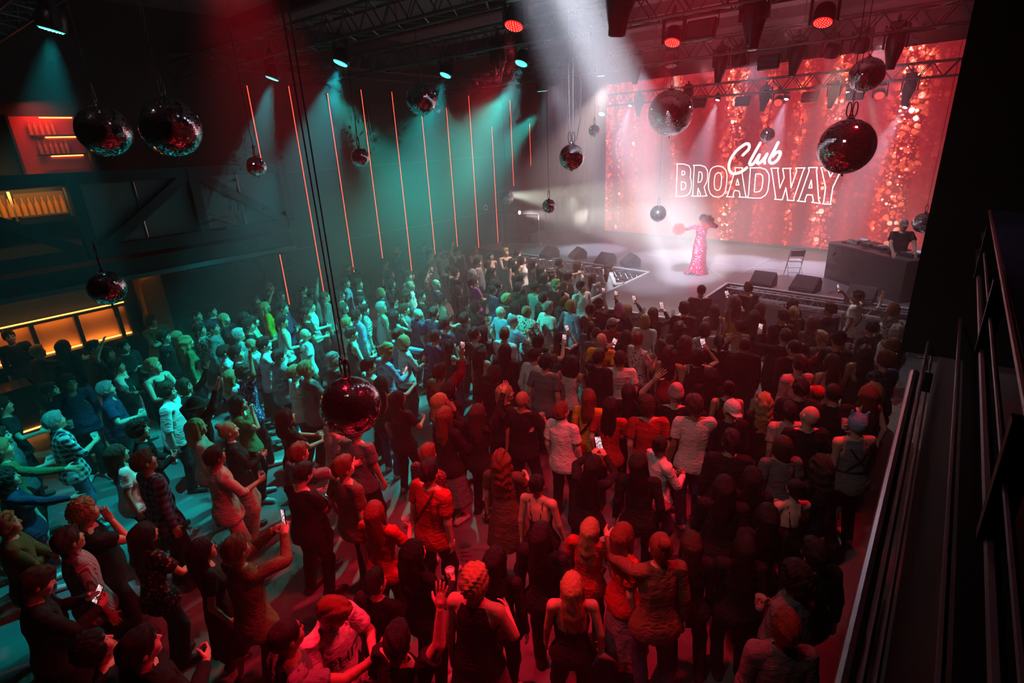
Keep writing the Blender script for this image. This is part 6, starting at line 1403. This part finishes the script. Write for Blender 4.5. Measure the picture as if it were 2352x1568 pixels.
cd=math.atan2(-px_[1],-px_[0])-PI/2
person(px_[0],px_[1],1.74,'sk','Lr','K','perf',0,'-','person in red sequin gown with feather cuffs performing on the stage','F',77,z0=1.2,stand=cd+.35,extra=perf_extra)
# ---------- person at the mixing desk
hp_=at_z(2072,517,1.2+1.84)
person(hp_[0],hp_[1],1.84,'zg','Tk','K','dj',0,'-','person in black printed t-shirt playing behind the mixing desk','',78,z0=1.2,stand=PI+.2)
# ---------- drinks left on the runway edge
for k,(px,py,lab,full) in enumerate(((1385,706,'clear cup standing on the runway front edge, leftmost one',False),(1474,722,'tall clear cup on the runway front edge between two phones',False),(1532,728,'clear cup with a straw at the runway front edge corner',True),(1546,722,'clear cup nearest the runway right front corner',False))):
    p=at_z(px,py,1.2); cup((p[0],p[1]-0.02 if p[1]>TY+.1 else TY+.12,1.26),full,lab,1.05)
p=at_z(1358,690,1.2)
o=MB().lathe([(.033,0),(.035,.02),(.035,.17),(.013,.23),(.012,.28)],n=12).build('bottle',mat('dark_bottle',(.02,.03,.02),.15),loc=(p[0]+.1,TY+.25,1.2)); tag(o,'dark bottle on the left front corner of the runway','bottle')
# ---------- hall lamps without fixture bodies, and added fill lamps
FS=(-3.15,3.0,8.7)
spot(FS,(-6.2,16.6,1.9),(.86,.88,1.),110000,9.5,.7,.10,'follow_spot')
spot(FS,(-7.4,16.6,1.3),(.80,.84,1.),30000,13,.8,.10,'follow_spot')
for loc,tgt,W,a in (((-1.6,4.6,7.2),(-3.2,3.4,1),900,70),((-5.2,6.4,6.6),(-5.4,2.0,1.2),1000,48),((-2.06,10.1,6.6),(-2.6,7.0,1.5),350,40),((-4.6,2.4,7.2),(-2.3,2.4,0),2200,46)): spot(loc,tgt,REDC,W,a,.8,.08,'red_wash_lamp')
B1=(-7.43,9.6,6.55); B2=(-9.6,9.5,6.55); B3=tuple(at_y(1246,212,12.8)+np.array((0,-.2,-.5)))
for loc,tgt,W,a in (((-.3,8.8,8.3),(-2.3,7.3,1.5),1500,44),((-.4,4.6,8.0),(-3.6,3.6,1.3),1100,56)): spot(loc,tgt,REDC,W,a,.8,.08,'red_wash_lamp')
for loc,tgt,W,a in ((B1,(-10.6,6.6,1.4),4600,50),(B3,(-12.0,8.6,1.6),4500,40),(B1,(-9.8,3.4,1.0),3000,44),(B2,(-7.0,2.2,0),1800,46),((-9.2,6.4,6.6),(-8.2,9.4,1.5),3000,38),(B2,(-8.2,11.0,1.5),1800,40)): spot(loc,tgt,(.0,.76,.60),W,a,.8,.08,'teal_wash_lamp')
for loc,tgt,W,a in (((-2.6,15.3,7.0),(-2.6,12.2,1.0),1500,62),((-8.4,15.3,7.0),(-10.6,13.2,1.2),3400,56),((-6.4,15.5,7.0),(-6.4,11.0,1.4),1300,50)): spot(loc,tgt,(1.,.76,.70),W,a,.7,.1,'front_fill_lamp')  # added fills in place of the stage haze's glow on crowd and barriers
for loc,tgt,W,a in (((-2.0,.6,8.6),(-3.0,8.5,1),260,70),((-6.5,.4,8.6),(-8,6.5,1),90,80)): spot(loc,tgt,(1.,.72,.68),W,a,.9,.12,'rear_fill_lamp')  # unseen warm fill added high on the camera side
dj_=at_z(2072,517,2.8); spot((-2.2,17.6,6.2),tuple(dj_),(1.,.92,.72),1500,15,.6,.06,'desk_spot')  # unseen overhead spot added to light the person at the desk
for x in (-10.5,-7.5,-4.5,-1.8): spot((x,15.5,7.2),(x-.2,18.2,1.2),(.84,.74,1.),420,95,.9,.06,'stage_fill_lamp')  # unseen lavender fills added to brighten the stage floor
for x,y in ((-5.6,11.2),(-2.6,11.2),(-6,16.4),(-2,16.4)): spot((x,y,6.9),(x+.2,y+1.5,9),(1.,.28,.36),130,150,.9,.06,'ceiling_fill_lamp')  # upward fills added in place of light bounced onto the ceiling
# ---------- haze that fills the hall, thicker at the stage
w=bpy.data.worlds.new('hall_air'); SC.world=w; w.use_nodes=True; nt=w.node_tree; nt.nodes.clear()
bg=N(nt,'ShaderNodeBackground'); bg.inputs['Color'].default_value=(.05,.05,.09,1); bg.inputs['Strength'].default_value=.02
vs=N(nt,'ShaderNodeVolumeScatter'); vs.inputs['Anisotropy'].default_value=0.; vs.inputs['Color'].default_value=(.95,.95,1,1)
gp=N(nt,'ShaderNodeNewGeometry'); sx=N(nt,'ShaderNodeSeparateXYZ'); nt.links.new(gp.outputs['Position'],sx.inputs[0])
def ramp_(o,a,b):
    m=N(nt,'ShaderNodeMapRange',interpolation_type='SMOOTHSTEP'); m.inputs['From Min'].default_value=a; m.inputs['From Max'].default_value=b; nt.links.new(o,m.inputs['Value']); return m.outputs[0]
up=math_node(nt,'MULTIPLY',math_node(nt,'MULTIPLY',ramp_(sx.outputs['Z'],1.8,4.4),ramp_(sx.outputs['Y'],1.0,6.0)),.020)
back=math_node(nt,'MULTIPLY',math_node(nt,'MULTIPLY',ramp_(sx.outputs['Y'],5.0,12.5),math_node(nt,'ADD',math_node(nt,'MULTIPLY',ramp_(sx.outputs['X'],-11.5,-5.5),.7),.3)),.036)
ds=N(nt,'ShaderNodeVectorMath',operation='DISTANCE'); nt.links.new(gp.outputs['Position'],ds.inputs[0]); ds.inputs[1].default_value=(-8.2*.86,17.6*.86,2.6*.86)
cl=math_node(nt,'MULTIPLY',math_node(nt,'SUBTRACT',1.,ramp_(ds.outputs['Value'],.4,4.4)),.085)
nt.links.new(math_node(nt,'ADD',math_node(nt,'ADD',math_node(nt,'MAXIMUM',up,back),cl),.006),vs.inputs['Density'])
w.cycles.volume_step_size=5.
wo=N(nt,'ShaderNodeOutputWorld'); nt.links.new(bg.outputs[0],wo.inputs['Surface']); nt.links.new(vs.outputs[0],wo.inputs['Volume'])
def smoke(loc,r,dens,label):
    m=bpy.data.materials.new('smoke_%s'%len(bpy.data.materials)); m.use_nodes=True; n=m.node_tree; n.nodes.clear(); v=N(n,'ShaderNodeVolumeScatter',Density=dens,Anisotropy=.2); o=N(n,'ShaderNodeOutputMaterial'); n.links.new(v.outputs[0],o.inputs['Volume'])
    mb=MB(); V=[];F=[]; k=18; rng=np.random.default_rng(3)
    for i in range(k+1):
        t=PI*i/k
        for j in range(2*k):
            a=PI*j/k; d=np.array([math.sin(t)*math.cos(a),math.sin(t)*math.sin(a),math.cos(t)]); f=1+.22*math.sin(3*a+2*t)+.12*math.sin(7*a-5*t)*math.sin(t); V.append(d*np.array(r)*f if 0<i<k else d*np.array(r))
    for i in range(k):
        for j in range(2*k): F.append((i*2*k+j,(i+1)*2*k+j,(i+1)*2*k+(j+1)%(2*k),i*2*k+(j+1)%(2*k)))
    ob=mesh_obj('smoke',V,F,m,None,True,loc); tag(ob,label,'smoke',kind='stuff')
c=at_x(1305,495,-11.6); smoke(c,(.95,.8,.85),.6,'bright white smoke cloud in the side light at the stage left')

# ---------- metric scale: the hall above was laid out on a 5.5 m eye height, the true one is 4.73 m
K=.86
for o in COL.objects:
    if o.parent is None:
        o.location=o.location*K
        if o.type=='LIGHT':
            o.data.energy*=K*K
            if o.data.type=='AREA': o.data.size*=K; o.data.size_y*=K
        elif o.type!='CAMERA': o.scale=o.scale*K
